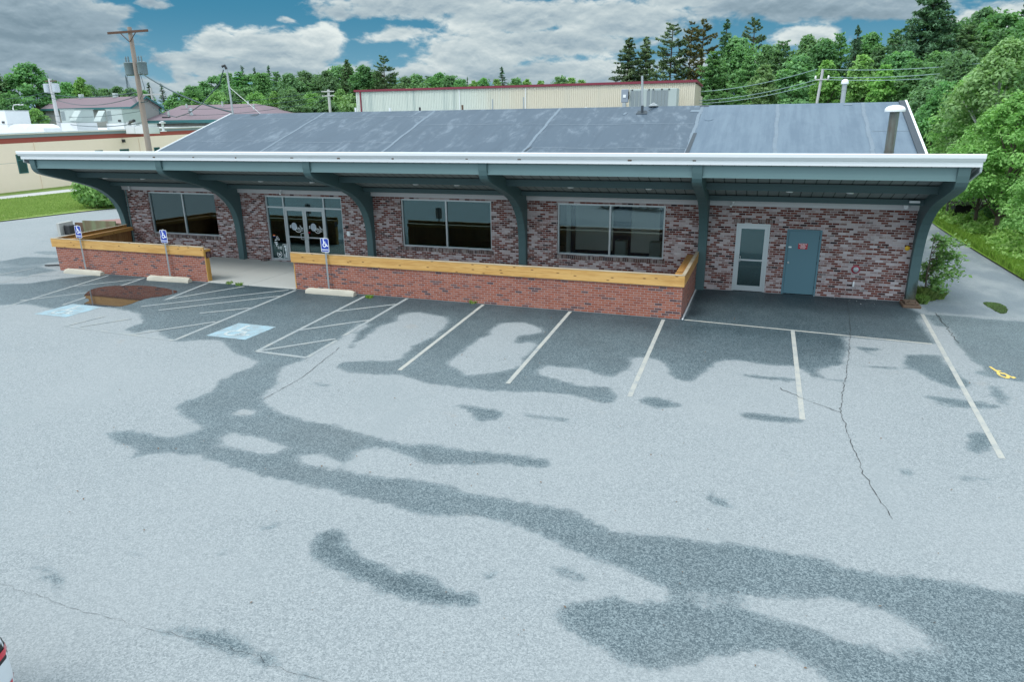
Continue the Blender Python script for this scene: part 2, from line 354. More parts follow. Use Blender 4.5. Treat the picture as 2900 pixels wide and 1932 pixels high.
def roof_mat():
    m, n, b = new_mat('roof_membrane'); P = n.pos(); X, Y, Z = n.sep(P)
    q = n.comb(n.mul(X, 1.0), n.mul(Y, .45), 0.0)
    a = n.noise(q, 1.3, 5, .65, dist=.8); st = n.noise(n.comb(n.mul(X, 3.0), n.mul(Y, .25), 0.0), 1.2, 4, .6); f = n.noise(P, 16, 3)
    newer = n.sm(n.add(X, n.mul(n.sub(a, .5), .02)), 24.09, 24.12)
    s = n.sm(n.add(n.mul(a, .8), n.mul(n.noise(q, 4.5, 4, .6), .35)), .56, .80)
    old = n.mix(s, (.054, .084, .118), (.138, .178, .220)); old = n.mix(n.mul(n.sm(st, .45, .7), .5), old, (.038, .062, .090))
    neu = n.mix(n.sm(n.add(n.mul(st, .6), n.mul(a, .4)), .35, .65), (.078, .120, .168), (.118, .168, .218))
    c = n.mix(newer, old, neu); c = n.mix(n.mul(n.sub(f, .4), .25), c, (.07, .09, .12))
    n.set(b.inputs['Base Color'], c); b.inputs['Roughness'].default_value = .55; b.inputs['Specular IOR Level'].default_value = .35
    n.set(b.inputs['Normal'], n.bump(n.add(a, n.mul(st, .4)), .12, .05)); return m
M['roof'] = roof_mat()
M['seam'] = mat('roof_seam', (.145, .19, .235), rough=.6, var=.3, vscale=3)
M['patch'] = mat('roof_patch_dark', (.045, .06, .075), rough=.7)
def deck_mat():
    m, n, b = new_mat('roof_deck'); P = n.pos(); X, Y, Z = n.sep(P)
    fr = n.m('FRACT', n.m('DIVIDE', X, .305)); gap = n.m('LESS_THAN', fr, .09)
    a = n.noise(P, 2.5, 4)
    c = n.mix(a, (.17, .20, .20), (.24, .27, .268)); c = n.mix(gap, c, (.05, .058, .06))
    n.set(b.inputs['Base Color'], c); b.inputs['Roughness'].default_value = .65; n.set(b.inputs['Normal'], n.bump(n.sub(1.0, gap), .6, .02)); return m
M['deck'] = deck_mat()
def corr_mat():
    m, n, b = new_mat('corrugated_cladding'); P = n.pos(); X, Y, Z = n.sep(P)
    ld = n.noise(n.comb(n.mul(X, 1.6), 0.0, n.mul(Z, .08)), 1.0, 4, .6); lft = n.sub(1.0, n.sm(n.add(X, n.mul(n.sub(ld, .5), 6)), 1.5, 9))
    f = n.noise(P, 3, 3)
    c = n.mix(lft, (.66, .61, .50), (.62, .67, .62)); c = n.mix(n.mul(n.sm(ld, .52, .72), n.add(.18, n.mul(lft, .5))), c, (.36, .44, .43)); c = n.mix(n.mul(f, .15), c, (.45, .42, .35))
    n.set(b.inputs['Base Color'], c); b.inputs['Roughness'].default_value = .5; return m
M['corr'] = corr_mat()
def grass_mat(name, c1, c2, c3, sc=1.0):
    m, n, b = new_mat(name); P = n.pos()
    a = n.noise(P, .5*sc, 5, .65); g = n.noise(n.scale(P, (1, 1, 1)), 9*sc, 4, .7)
    c = n.mix(n.sm(n.add(n.mul(a, .6), n.mul(g, .5)), .38, .68), c1, c2); c = n.mix(n.sm(n.noise(P, .9*sc, 4, .6), .54, .70), c, c3)
    n.set(b.inputs['Base Color'], c); b.inputs['Roughness'].default_value = .95; b.inputs['Specular IOR Level'].default_value = .1
    n.set(b.inputs['Normal'], n.bump(g, .8, .06)); return m
M['lawn'] = grass_mat('mown_grass', (.13, .20, .045), (.20, .28, .08), (.29, .30, .14))
M['soil'] = grass_mat('rough_ground', (.055, .085, .022), (.10, .15, .035), (.10, .09, .05))
M['verge'] = grass_mat('verge_ground', (.10, .19, .03), (.17, .28, .05), (.16, .20, .07))
M['path'] = mat('pale_path', (.46, .46, .46), rough=.9, var=.1)

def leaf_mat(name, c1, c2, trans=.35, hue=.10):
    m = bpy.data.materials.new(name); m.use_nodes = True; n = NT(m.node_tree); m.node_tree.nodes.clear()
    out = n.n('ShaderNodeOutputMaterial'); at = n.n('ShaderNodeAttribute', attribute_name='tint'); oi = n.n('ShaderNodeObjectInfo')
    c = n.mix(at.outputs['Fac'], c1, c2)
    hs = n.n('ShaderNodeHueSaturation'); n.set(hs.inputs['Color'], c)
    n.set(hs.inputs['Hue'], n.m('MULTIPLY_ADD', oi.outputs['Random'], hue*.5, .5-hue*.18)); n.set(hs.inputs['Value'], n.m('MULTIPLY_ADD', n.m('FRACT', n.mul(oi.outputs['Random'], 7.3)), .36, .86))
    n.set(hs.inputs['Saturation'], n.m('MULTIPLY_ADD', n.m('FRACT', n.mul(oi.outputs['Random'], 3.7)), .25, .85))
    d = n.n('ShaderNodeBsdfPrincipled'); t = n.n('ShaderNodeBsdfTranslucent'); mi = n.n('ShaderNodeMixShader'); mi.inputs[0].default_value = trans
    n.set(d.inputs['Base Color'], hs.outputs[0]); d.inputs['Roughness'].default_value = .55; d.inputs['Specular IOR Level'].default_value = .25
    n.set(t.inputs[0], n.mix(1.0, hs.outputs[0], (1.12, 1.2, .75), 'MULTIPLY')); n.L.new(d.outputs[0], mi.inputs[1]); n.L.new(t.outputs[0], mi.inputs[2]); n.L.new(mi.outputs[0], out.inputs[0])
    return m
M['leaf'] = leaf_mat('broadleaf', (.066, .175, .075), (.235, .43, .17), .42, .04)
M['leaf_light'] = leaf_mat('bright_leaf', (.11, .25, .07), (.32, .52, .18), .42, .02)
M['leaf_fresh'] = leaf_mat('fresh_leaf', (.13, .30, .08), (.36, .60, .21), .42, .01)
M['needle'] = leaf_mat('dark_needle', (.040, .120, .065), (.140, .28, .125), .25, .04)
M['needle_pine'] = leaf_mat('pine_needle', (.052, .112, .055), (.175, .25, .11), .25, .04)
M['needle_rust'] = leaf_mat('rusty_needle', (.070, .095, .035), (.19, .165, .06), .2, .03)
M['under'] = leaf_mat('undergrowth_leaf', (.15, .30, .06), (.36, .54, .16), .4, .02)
M['lawn_blade'] = leaf_mat('lawn_blade', (.15, .23, .05), (.29, .38, .12), .4, .02)
M['grass_blade'] = leaf_mat('grass_blade', (.16, .28, .045), (.32, .46, .11), .4, .04)
# ------------------------------------------------------------------ ground, lot, wet patches
def sheet(name, poly, z, m, kind='structure', thick=.0):
    mb = MB(); mb.add([(x, y, z) for x, y in poly], [tuple(range(len(poly)))])
    o = mb.build(name, m)
    n = o.data.polygons[0].normal.z
    if n < 0: o.data.flip_normals()
    return tag(o, kind=kind)
sheet('ground', [(-900, -600), (900, -600), (900, 1200), (-900, 1200)], -.06, M['soil'])
def za(p): return [(x*.5, 698+y*.5) for x, y in p]
def zb(p): return [(1177+x*.5, 649.4+y*.5) for x, y in p]
def zc(p): return [(1177+x*.5, 1055.2+y*.5) for x, y in p]
def ze(p): return [(x*.5, 1055.2+y*.5) for x, y in p]
main_wet = [(-60,655),(60,652),(140,640),(220,632),(300,626),(480,648),(680,660),(1573,728),(1620,690),(1700,655),(1827,690),(1827,757),(1947,779),(1952,799),(1937,842),(1877,849),(1892,879),(1827,844),(1727,834),(1657,829),(1617,864),(1587,882),(1537,869),(1527,839),(1497,822),(1457,824),(1452,844),(1412,869),(1377,864),(1327,847),(1252,844),(1242,859),(1292,874),(1342,887),(1397,887),(1427,909),(1417,929),(1377,929),(1327,914),(1252,904),(1177,903),(1100,900),(975,883),(915,863),(860,863),(800,858),(760,843)] + za([(1570,265),(1640,262),(1600,200),(1640,130),(1700,100),(1660,90),(1560,170),(1480,215),(1400,260),(1300,300),(1285,340),(1290,365),(1240,400),(1210,440),(1300,500),(1450,540),(1600,570),(1720,610),(1900,640),(2100,660),(2354,690)]) + [(1270,1058),(1278,1070),(1240,1083),(1177,1066),(1075,1070),(985,1073),(900,1038),(860,1030),(820,1040),(800,1072),(775,1066),(740,1048),(690,1048),(680,1052),(700,1060),(775,1077),(860,1092),(950,1099),(1050,1120),(1177,1142)] + zc([(200,215),(330,250),(430,310),(500,335),(700,345),(900,370),(1200,410),(1500,475),(1700,520),(1850,525),(2100,580),(2354,605),(2500,640),(2500,1150),(1500,1150),(1450,1030),(1350,965),(1250,915),(1080,895),(900,950),(700,990),(620,985),(500,940),(380,870),(230,790),(180,710),(250,660),(400,625),(600,650),(720,640),(690,605),(650,580),(550,535),(400,490),(250,430),(120,360),(0,310)]) + ze([(2150,270),(1950,265),(1750,220),(1600,165),(1430,140)]) + za([(1300,830),(1200,800),(1050,755),(900,708),(750,690),(640,710),(512,742),(640,680),(500,640),(470,590),(600,580),(760,600),(830,610),(920,570),(840,530),(790,475),(830,450),(960,410),(985,365),(1060,320),(1170,290),(1170,265),(1060,225),(1030,190),(1000,170),(880,170),(800,180),(760,160),(700,120),(620,140),(560,120),(640,90),(640,50),(560,30),(420,10)]) + [(190,705),(120,712),(60,700),(-60,705)]
dry = [za([(1010,615),(1060,605),(1150,612),(1260,650),(1330,690),(1200,680),(1050,660)]), za([(1085,495),(1160,490),(1165,512),(1095,515)]),
       za([(1830,60),(1860,45),(1920,42),(2050,65),(2055,90),(1990,150),(1900,190),(1840,235),(1850,245),(1790,262),(1640,262),(1610,230),(1640,190),(1760,100),(1840,80)]),
       [(1128,768),(1140,752),(1160,743),(1200,742),(1240,755),(1248,764),(1215,768),(1185,772),(1180,792),(1230,785),(1228,800),(1200,828),(1190,845),(1160,850),(1130,856),(1080,862),(1060,850),(1028,835),(1045,828),(1075,805),(1085,795)],
       zc([(1100,690),(1150,655),(1400,650),(1550,680),(1700,710),(1820,760),(1900,810),(1990,880),(2000,915),(1850,930),(1750,895),(1650,850),(1450,800),(1300,740)]),
       zc([(720,625),(900,640),(1150,655),(1100,692),(900,652),(720,645)])]
# (outline, strength)
extra = [(zb([(1880,145),(2000,150),(2420,185),(2420,470),(2200,440),(2060,320),(2000,210),(1940,200)]), .62), (zb([(1690,95),(1810,110),(1890,140),(1880,170),(1780,150),(1720,120)]), .9), (zb([(1780,330),(1960,330),(2060,420),(2130,480),(2050,500),(1900,440),(1800,380)]), .72), (zb([(1560,290),(1640,295),(1740,310),(1640,320),(1720,345),(1650,340)]), .7),
  (zb([(1850,515),(2000,530),(2200,555),(2280,580),(2150,585),(2000,560)]), .7), (zb([(2250,460),(2290,580),(2240,560),(2180,480)]), .5), (zb([(2080,690),(2180,680),(2230,730),(2220,775),(2100,800),(2080,750)]), .68), (zb([(560,545),(650,515),(720,540),(830,570),(660,585)]), .75), (zb([(1010,595),(1100,595),(1300,620),(1390,650),(1250,650),(1060,625)]), .75),
  (zb([(0,598),(200,615),(410,650),(250,643),(60,618)]), .75), (zb([(520,675),(700,690),(900,720),(1040,745),(800,715)]), .62), (zb([(1210,765),(1320,780),(1450,800),(1330,790)]), .6), (zb([(980,410),(1150,425),(1300,460),(1100,445)]), .55), (zc([(860,125),(900,140),(1000,200),(1060,240),(950,235),(890,180)]), .68), (zc([(1740,48),(1780,52),(1760,62)]), .9), (zc([(1780,48),(1830,48),(1870,72),(1810,84),(1778,68)]), .9),
  (zc([(1900,55),(2000,72),(2150,85),(2250,105),(2200,115),(2050,95)]), .66), (zc([(-20,5),(90,12),(200,20),(120,45),(0,40)]), .72), (zc([(-200,-30),(60,5),(-10,15)]), .7), (ze([(1470,310),(1600,330),(1600,390),(1700,450),(1840,520),(1950,520),(2050,590),(2200,630),(2260,680),(2100,690),(1950,690),(1800,640),(1600,560),(1480,490),(1400,460),(1420,400)]), .78),
  (ze([(1130,345),(1240,288),(1312,288),(1225,335)]), .85), (ze([(1280,310),(1390,300),(1350,340)]), .6), (ze([(1120,275),(1200,252),(1200,262),(1130,282)]), .7), (ze([(100,590),(250,620),(400,680),(560,730),(750,750),(1050,800),(1190,820),(1150,870),(1300,920),(1420,980),(1540,1040),(1400,1040),(1330,985),(1180,970),(1090,900),(900,860),(600,740),(400,705),(200,640)]), .70), (ze([(150,580),(210,555),(270,560),(260,590)]), .62), (ze([(380,690),(450,650),(480,645),(420,695)]), .7),
  (ze([(390,160),(490,95),(500,120),(400,165)]), .62), (ze([(585,208),(700,152),(712,160),(605,216)]), .75), (ze([(770,122),(862,86),(800,120)]), .75), (ze([(160,392),(215,366),(180,392)]), .8), (ze([(0,222),(70,192),(20,218)]), .6), (ze([(-10,470),(42,452),(20,472)]), .75), (za([(1390,365),(1480,360),(1560,375),(1480,385)]), .62), (za([(530,290),(640,288),(700,300),(620,302)]), .52), (za([(0,270),(60,270),(110,280),(40,278)]), .5), (za([(2040,460),(2200,470),(2354,490),(2300,540),(2180,545),(2150,500)]), .7), (za([(345,575),(380,565),(410,575),(370,580)]), .6),
  ([(-40,560),(20,558),(120,552),(230,540),(200,548),(60,566)], .55), ([(0,600),(60,590),(150,592),(140,602),(40,612)], .7), ([(-20,618),(90,612),(140,622),(60,634)], .6)]
X0, X1, Y0, Y1, ST = -6.0, 41.0, -21.2, 2.0, .1
xs = [-90, -70, -50, -36, -26, -18, -12, -9] + list(np.round(np.arange(X0, X1+.01, ST), 3)) + [45, 52, 70, 90]
ys = [-90, -60, -40, -30, -24] + list(np.round(np.arange(Y0, Y1+.01, ST), 3)) + [4, 8, 14, 22, 32, 45, 60, 90]
GX, GY = np.meshgrid(np.array(xs, float), np.array(ys, float))
def inside(poly):
    p = np.array([G(max(-400, x), y) for x, y in poly]); r = np.zeros(GX.shape, bool); n = len(p); j = n-1
    for i in range(n):
        xi, yi = p[i]; xj, yj = p[j]
        c = ((yi > GY) != (yj > GY)) & (GX < (xj-xi)*(GY-yi)/((yj-yi) if abs(yj-yi) > 1e-9 else 1e-9)+xi); r ^= c; j = i
    return r
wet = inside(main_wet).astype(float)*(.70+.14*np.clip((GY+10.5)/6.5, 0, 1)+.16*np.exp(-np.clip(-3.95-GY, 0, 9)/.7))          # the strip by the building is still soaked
for q in dry: wet[inside(q)] = 0
pad = (GY > -4.35) & (GX > 24.8) & (GX < 31.2) & (GY < .3); wet[pad] = (.86+.14*np.exp(-np.abs(GY-.2)/.9)+.10*np.exp(-((GY+1.2)/.5)**2))[pad]  # pad under the canopy: wet, with canopy shade put into the same level
for q, s in extra: wet = np.maximum(wet, inside(q)*(.46+.40*s))
prw = random.Random(12)
def ell(px, py, rx, ry, s):          # a drying splotch, centre given on the photograph, radii in metres
    x, y = G(px, py); t = prw.uniform(-.35, .35); c_, s_ = math.cos(t), math.sin(t); u, v = (GX-x)*c_+(GY-y)*s_, -(GX-x)*s_+(GY-y)*c_
    wet[:] = np.maximum(wet, np.where((u/rx)**2+(v/ry)**2 < 1, s, 0))
for k in range(16): ell(prw.uniform(-20, 175), prw.uniform(575, 700), prw.uniform(.8, 2.6), prw.uniform(.12, .5), prw.uniform(.45, .66))
for k in range(26): ell(prw.uniform(20, 2330), prw.uniform(960, 1540), prw.uniform(.10, .55), prw.uniform(.05, .16), prw.uniform(.42, .58))
for k in range(14): ell(prw.uniform(1200, 2340), prw.uniform(800, 960), prw.uniform(.15, .8), prw.uniform(.05, .22), prw.uniform(.42, .62))
def blur(a, k):
    for ax in (0, 1):
        b = np.cumsum(np.insert(np.pad(a, [(k, k) if i == ax else (0, 0) for i in (0, 1)], mode='edge'), 0, 0, axis=ax), axis=ax)
        sl = [slice(None)]*2; sh = [slice(None)]*2; sl[ax] = slice(2*k+1, None); sh[ax] = slice(0, -(2*k+1)); a = (b[tuple(sl)]-b[tuple(sh)])/(2*k+1)
    return a
wet = blur(wet, 1)
nx_, ny_ = len(xs), len(ys)
me = bpy.data.meshes.new('parking_lot')
co = np.stack([GX, GY, np.zeros_like(GX)], -1).reshape(-1, 3)
idx = np.arange(nx_*ny_).reshape(ny_, nx_); q = np.stack([idx[:-1, :-1], idx[:-1, 1:], idx[1:, 1:], idx[1:, :-1]], -1).reshape(-1, 4)
me.vertices.add(len(co)); me.vertices.foreach_set('co', co.ravel()); me.loops.add(q.size); me.loops.foreach_set('vertex_index', q.ravel().astype(np.int32))
me.polygons.add(len(q)); me.polygons.foreach_set('loop_start', np.arange(0, q.size, 4, dtype=np.int32)); me.polygons.foreach_set('loop_total', np.full(len(q), 4, np.int32)); me.update()
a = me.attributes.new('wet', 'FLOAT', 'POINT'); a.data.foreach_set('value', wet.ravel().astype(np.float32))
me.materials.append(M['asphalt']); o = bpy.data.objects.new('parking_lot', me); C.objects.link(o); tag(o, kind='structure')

# concrete apron at the entrance and behind the two low walls
mb = MB()
for x0, x1, y0, y1 in ((8.16, 9.93, -3.95, -.02), (9.945, 11.93, -3.95, -.02), (.95, 8.15, -3.65, .2), (11.945, 24.75, -3.65, .2)): mb.bevbox(x0, x1, y0, y1, -.03, .03, .008)
tag(mb.build('entrance_pavement', M['concrete']), kind='structure')
# left side: lawn strip, pale path, strip along the neighbouring building
sheet('lawn', [(-15.4, 14.5), (-16.1, 11), (-16.6, 6), (-17.2, -2), (-18, -14), (-24, -14), (-27.2, 8), (-30.05, 15.45), (-31.1, 24.76), (-34, 42), (-36, 60), (-20, 60), (-16.0, 40)], .05, M['lawn'])
sheet('path', [(-30.05, 15.45), (-27.2, 8), (-30.2, 8), (-32.8, 17.38), (-33.66, 26.94), (-37.0, 45), (-38, 60), (-36, 60), (-34, 42), (-31.1, 24.76)], .045, M['path'])
sheet('lawn_strip', [(-30.2, 8), (-32.8, 17.38), (-33.66, 26.94), (-37.0, 45), (-38, 60), (-43.0, 60), (-37.4, 28.7), (-35.8, 19.7), (-33.4, 6)], .05, M['lawn'])
# right side verge and forest floor
sheet('verge', [(35.45, -14), (35.4, 4.6), (35.36, 7.5), (35.3, 13.9), (35.3, 17.6), (35.6, 26), (36.5, 40), (37, 60), (80, 60), (80, -14)], .06, M['verge'])
sheet('forest_floor', [(-120, 45), (37, 45), (37, 120), (-120, 120)], .03, M['soil'])

# ---- painted markings
def strip(mb, a, b, w, z):
    a, b = Vector(a), Vector(b); d = (b-a).normalized(); s = Vector((-d.y, d.x))*w/2
    mb.quad((a.x-s.x, a.y-s.y, z), (b.x-s.x, b.y-s.y, z), (b.x+s.x, b.y+s.y, z), (a.x+s.x, a.y+s.y, z)); return mb
W_ = .10
lines = [((18.86, -3.98), (19.27, -10.14), 'white stall line starting below the second big window, right of the dry patch'), ((21.64, -3.98), (21.91, -10.17), 'white stall line beside the odd shaped dry patch'), ((24.38, -4.05), (24.53, -10.1), 'white stall line meeting the right corner of the long low wall'), ((27.79, -4.05), (27.8, -10.23), 'white stall line crossing the hairline crack in front of the glass door')]
for a_, b_, l in lines:
    tag(strip(MB(), a_, b_, W_, .004).build('stall_line', M['line_new']), l, 'road marking', 'white parking stall lines')
tag(strip(MB(), (31.33, -1.24), (30.82, -10.9), W_, .004).build('stall_line', M['line_new']), 'longest white stall line, running from the rusty column base past the yellow symbol', 'road marking', 'white parking stall lines')
tag(strip(MB(), (24.95, -3.9), (31.02, -4.33), .09, .0052).build('stall_line', M['line_new']), 'thin white line across the front of the dark pad by the two doors', 'road marking', 'white parking stall lines')
def hatch(name, label, segs, m, w=.11):
    mb = MB()
    for i, (a_, b_) in enumerate(segs): strip(mb, a_, b_, w, .004+.0006*i)
    return tag(mb.build(name, m), label, 'road marking', 'hatched access aisles')
hatch('access_aisle_marking', 'hatched access aisle in front of the left end of the long low wall',
      [((14.74, -4.1), (15.2, -10.0)), ((15.2, -10.0), (16.7, -10.04)), ((16.7, -10.04), (16.6, -8.6)), ((16.22, -3.98), (16.55, -8.2)), ((15.06, -8.13), (16.4, -6.61)), ((14.92, -6.09), (16.24, -4.77)), ((15.25, -9.95), (16.5, -8.5))], M['line'])
hatch('access_aisle_marking', 'wide worn hatched aisle between the two blue squares, in front of the concrete entrance',
      [((12.0, -4.05), (12.49, -9.91)), ((12.49, -9.91), (8.43, -9.78)), ((8.25, -4.05), (8.76, -6.5)), ((8.72, -6.45), (9.9, -4.1)), ((8.7, -7.4), (11.75, -4.1)), ((9.6, -7.6), (12.05, -4.9)), ((11.1, -7.5), (12.17, -6.5)), ((8.43, -9.78), (8.6, -8.6)), ((8.9, -9.7), (9.6, -8.6)), ((10.95, -9.87), (12.25, -8.13))], M['line'])
hatch('access_aisle_marking', 'faint hatched aisle left of the puddle, below the leftmost parking sign',
      [((3.55, -4.05), (4.9, -10.3)), ((5.3, -4.05), (6.1, -8.0)), ((3.9, -6.0), (5.3, -4.2)), ((4.2, -8.0), (5.6, -6.1)), ((.75, -4.05), (.9, -10.0)), ((-.6, -3.9), (-1.0, -10.0)), ((-3.4, -3.6), (-3.9, -10.0))], M['line'], .10)
# wheelchair symbol: outlines in a unit square (x right, y up)
def wheelchair(add, fat=.085):
    """add(list of 2D outline points) for each convex-ish piece"""
    def bar(p, q, w):
        p, q = Vector(p), Vector(q); d = (q-p).normalized(); s = Vector((-d.y, d.x))*w/2; e = d*w*.35
        add([p-s-e, q-s+e, q+s+e, p+s-e])
    add([Vector((.36+.075*math.cos(t), .92+.075*math.sin(t))) for t in np.linspace(0, 2*PI, 13)[:-1]])
    bar((.37, .82), (.42, .46), fat*1.25); bar((.40, .66), (.62, .66), fat*.8); bar((.42, .46), (.68, .46), fat); bar((.68, .46), (.82, .17), fat); bar((.82, .17), (.95, .23), fat)
    c = Vector((.46, .28)); r0, r1 = .25, .25-fat
    ts = np.linspace(math.radians(118), math.radians(378), 15)
    for t0, t1 in zip(ts[:-1], ts[1:]):
        add([c+r0*Vector((math.cos(t0), math.sin(t0))), c+r0*Vector((math.cos(t1), math.sin(t1))), c+r1*Vector((math.cos(t1), math.sin(t1))), c+r1*Vector((math.cos(t0), math.sin(t0)))])
def flat_symbol(mb, fn, fat=.085):
    k = [0]
    def add(p): mb.quad(*[fn(q.x, q.y, k[0]) for q in p]); k[0] += 1
    wheelchair(add, fat); return mb
for cx, cy, l in ((13.62, -8.66, 'faded blue wheelchair square nearest the entrance, between two hatched aisles'), (6.93, -8.44, 'pale blue wheelchair square beyond the puddle on the left')):
    t = thing('accessible_parking_marking', l, 'road marking', (cx, cy, 0), 'blue wheelchair squares')
    MB().quad((cx-.64, cy-.64, .0045), (cx+.64, cy-.64, .0045), (cx+.64, cy+.64, .0045), (cx-.64, cy+.64, .0045)).build('square', M['blue_paint'], t)
    flat_symbol(MB(), lambda u, v, k: (cx-.55+u*1.05, cy-.52+v*1.05, .0085+k*.0002)).build('symbol', M['symbol_paint'], t)
tag(flat_symbol(MB(), lambda u, v, k: (31.99+(u-.5)*.38-(v-.5)*.10, -6.20+(v-.5)*.80-(u-.5)*.05, .0045+k*.0002), .12).build('yellow_ground_symbol', M['yellow_paint']), 'small yellow wheelchair symbol painted on wet asphalt at the right edge', 'road marking')

# ---- puddles, cracks
def blob(pts, z, jit=.04, seed=1, sub=6):
    rng = random.Random(seed); P = [Vector(p) for p in pts]; out = []; n = len(P)
    for i in range(n):
        p0, p1, p2, p3 = P[i-1], P[i], P[(i+1) % n], P[(i+2) % n]
        for k in range(sub):
            t = k/sub; q = .5*((2*p1)+(-p0+p2)*t+(2*p0-5*p1+4*p2-p3)*t*t+(-p0+3*p1-3*p2+p3)*t**3)
            out.append((q.x+rng.uniform(-jit, jit), q.y+rng.uniform(-jit, jit), z))
    return out
def puddle(name, pts, m, seed, jit=.03):
    v = blob(pts, .006, jit, seed); mb = MB(); cx = sum(p[0] for p in v)/len(v); cy = sum(p[1] for p in v)/len(v)
    mb.add(v+[(cx, cy, .006)], [(i, (i+1) % len(v), len(v)) for i in range(len(v))]); o = mb.build(name, m)
    if o.data.polygons[0].normal.z < 0: o.data.flip_normals()
    return o
tag(puddle('puddle', [(5.55, -6.75), (5.0, -5.75), (5.9, -5.15), (7.0, -5.08), (8.15, -5.4), (8.3, -6.0), (8.0, -6.6), (8.1, -7.5), (7.6, -7.75), (6.7, -7.72), (6.4, -7.3)], M['puddle'], 3), 'large brown puddle mirroring the left low wall', 'puddle')
tag(puddle('puddle', [(33.34, .8), (33.74, .82), (33.80, .3), (33.69, -.22), (33.45, -.55), (33.32, .1)], M['puddle2'], 5, .02), 'small murky green puddle on the side driveway', 'puddle')
def crack(pts, w, seed, name='pavement_crack', jit=.05, step=.10):
    rng = random.Random(seed); mb = MB(); P = [Vector(p) for p in pts]; path = []
    for a_, b_ in zip(P[:-1], P[1:]):
        n = max(1, int((b_-a_).length/step)); d = (b_-a_).normalized(); s = Vector((-d.y, d.x))
        for k in range(n): path.append(a_+(b_-a_)*k/n+s*rng.gauss(0, jit*.5))
    path.append(P[-1])
    for i, (a_, b_) in enumerate(zip(path[:-1], path[1:])):
        wd = w*rng.uniform(.4, 1.3); strip(mb, a_, b_+(b_-a_)*.04, wd, .0075+.0003*(i % 2))
    return tag(mb.build(name, M['black']), kind='structure')
crack([G(1947, 690), G(1955, 760), G(1950, 830), G(1932, 945), G(1950, 1000), G(1985, 1090), G(2015, 1140), G(2052, 1195)], .010, 1, jit=.028)
crack([G(1789, 893), G(1850, 918), G(1930, 948)], .012, 2); crack([G(607, 918), G(690, 872), G(780, 800)], .010, 3, jit=.02)
crack([G(2150, 720), G(2205, 790)], .02, 4); crack([G(0, 1340), G(150, 1395), G(370, 1455), G(560, 1500), G(660, 1545), G(770, 1575)], .003, 5, jit=.03)
# ------------------------------------------------------------------ main building
B = 6.2149; WY = .216; H = 2.80
bld = thing('brick_building', 'long low brick building with slate blue roof, white fascia and curved grey canopy columns', 'building', (15.5, 5, 0))
W1, W2, W3 = (1.53, 5.14, .90, 2.70), (13.87, 17.54, .90, 2.70), (20.01, 23.73, .90, 2.70)
ENT = (7.67, 11.28, .03, 2.68); GD = (26.01, 27.03, .0, 2.22); SD = (27.54, 28.56, .0, 2.09)
holes = [W1, W2, W3, ENT, GD, SD]
def wall_holes(x0, x1, z0, z1, y, th, holes):
    X = sorted({x0, x1, *[h[0] for h in holes], *[h[1] for h in holes]}); Z = sorted({z0, z1, *[max(z0, h[2]) for h in holes], *[h[3] for h in holes]})
    mb = MB()
    def solid(i, j):
        if not (0 <= i < len(X)-1 and 0 <= j < len(Z)-1): return False
        cx, cz = (X[i]+X[i+1])/2, (Z[j]+Z[j+1])/2
        return not any(h[0] < cx < h[1] and h[2] < cz < h[3] for h in holes)
    for i in range(len(X)-1):
        for j in range(len(Z)-1):
            if not solid(i, j): continue
            a, b, c, d = X[i], X[i+1], Z[j], Z[j+1]; y2 = y+th
            mb.quad((a, y, c), (b, y, c), (b, y, d), (a, y, d)); mb.quad((b, y2, c), (a, y2, c), (a, y2, d), (b, y2, d))
            if not solid(i-1, j): mb.quad((a, y2, c), (a, y, c), (a, y, d), (a, y2, d))
            if not solid(i+1, j): mb.quad((b, y, c), (b, y2, c), (b, y2, d), (b, y, d))
            if not solid(i, j-1): mb.quad((a, y2, c), (b, y2, c), (b, y, c), (a, y, c))
            if not solid(i, j+1): mb.quad((a, y, d), (b, y, d), (b, y2, d), (a, y2, d))
    return mb
wall_holes(.08, 31.09, -.05, H+.4, WY, .25, holes).build('front_wall', M['brick'], bld)
mb = MB(); mb.box(.08, .33, WY+.25, 14.9, -.05, H+.4); mb.build('side_wall', M['brick'], bld)
mb = MB(); mb.box(30.84, 31.09, WY+.25, 14.9, -.05, H+.4); mb.build('side_wall', M['brick'], bld)
mb = MB(); mb.box(.33, 30.84, 14.65, 14.9, -.05, H+.4); mb.build('rear_wall', M['brick'], bld)
# gable ends above the side walls
rz = lambda y: 5.98-.3255*abs(y-7.6)
for x in (.12, 30.86):
    MB().prism([(WY+.3, H+.4), (14.9, H+.4), (7.6, rz(7.6)-.22)], lambda u, v, t: (t, u, v), x, x+.2).build('gable', M['siding'], bld)
# roof: two slopes, a valley above the front wall, and the canopy that rises to the gutter
mb = MB(); RX0, RX1 = .22, 31.40
prof = [(-.12, rz(-.12)), (7.6, rz(7.6)), (15.3, rz(15.3)), (15.3, rz(15.3)-.16), (7.6, rz(7.6)-.18), (-.12, rz(-.12)-.16)]
roof = mb.prism(prof, lambda u, v, t: (t, u, v), RX0, RX1).build('roof', M['roof'], bld)
OFF[roof] = OFF[bld]
def on_roof(x, y, h=.006): return (x, y, rz(y)+h)
for x in (5.95, 11.95, 18.0, 24.04, 26.95, 29.95):
    mb = MB(); w = .062
    for k in range(14):
        y0, y1 = .2+k*7.38/14, .2+(k+1)*7.38/14; dx = .02*math.sin(k*1.7+x)
        mb.quad(on_roof(x-w+dx, y0, .008), on_roof(x+w+dx, y0, .008), on_roof(x+w+dx, y1, .008), on_roof(x-w+dx, y1, .008))
    mb.build('seam', M['seam'], roof)
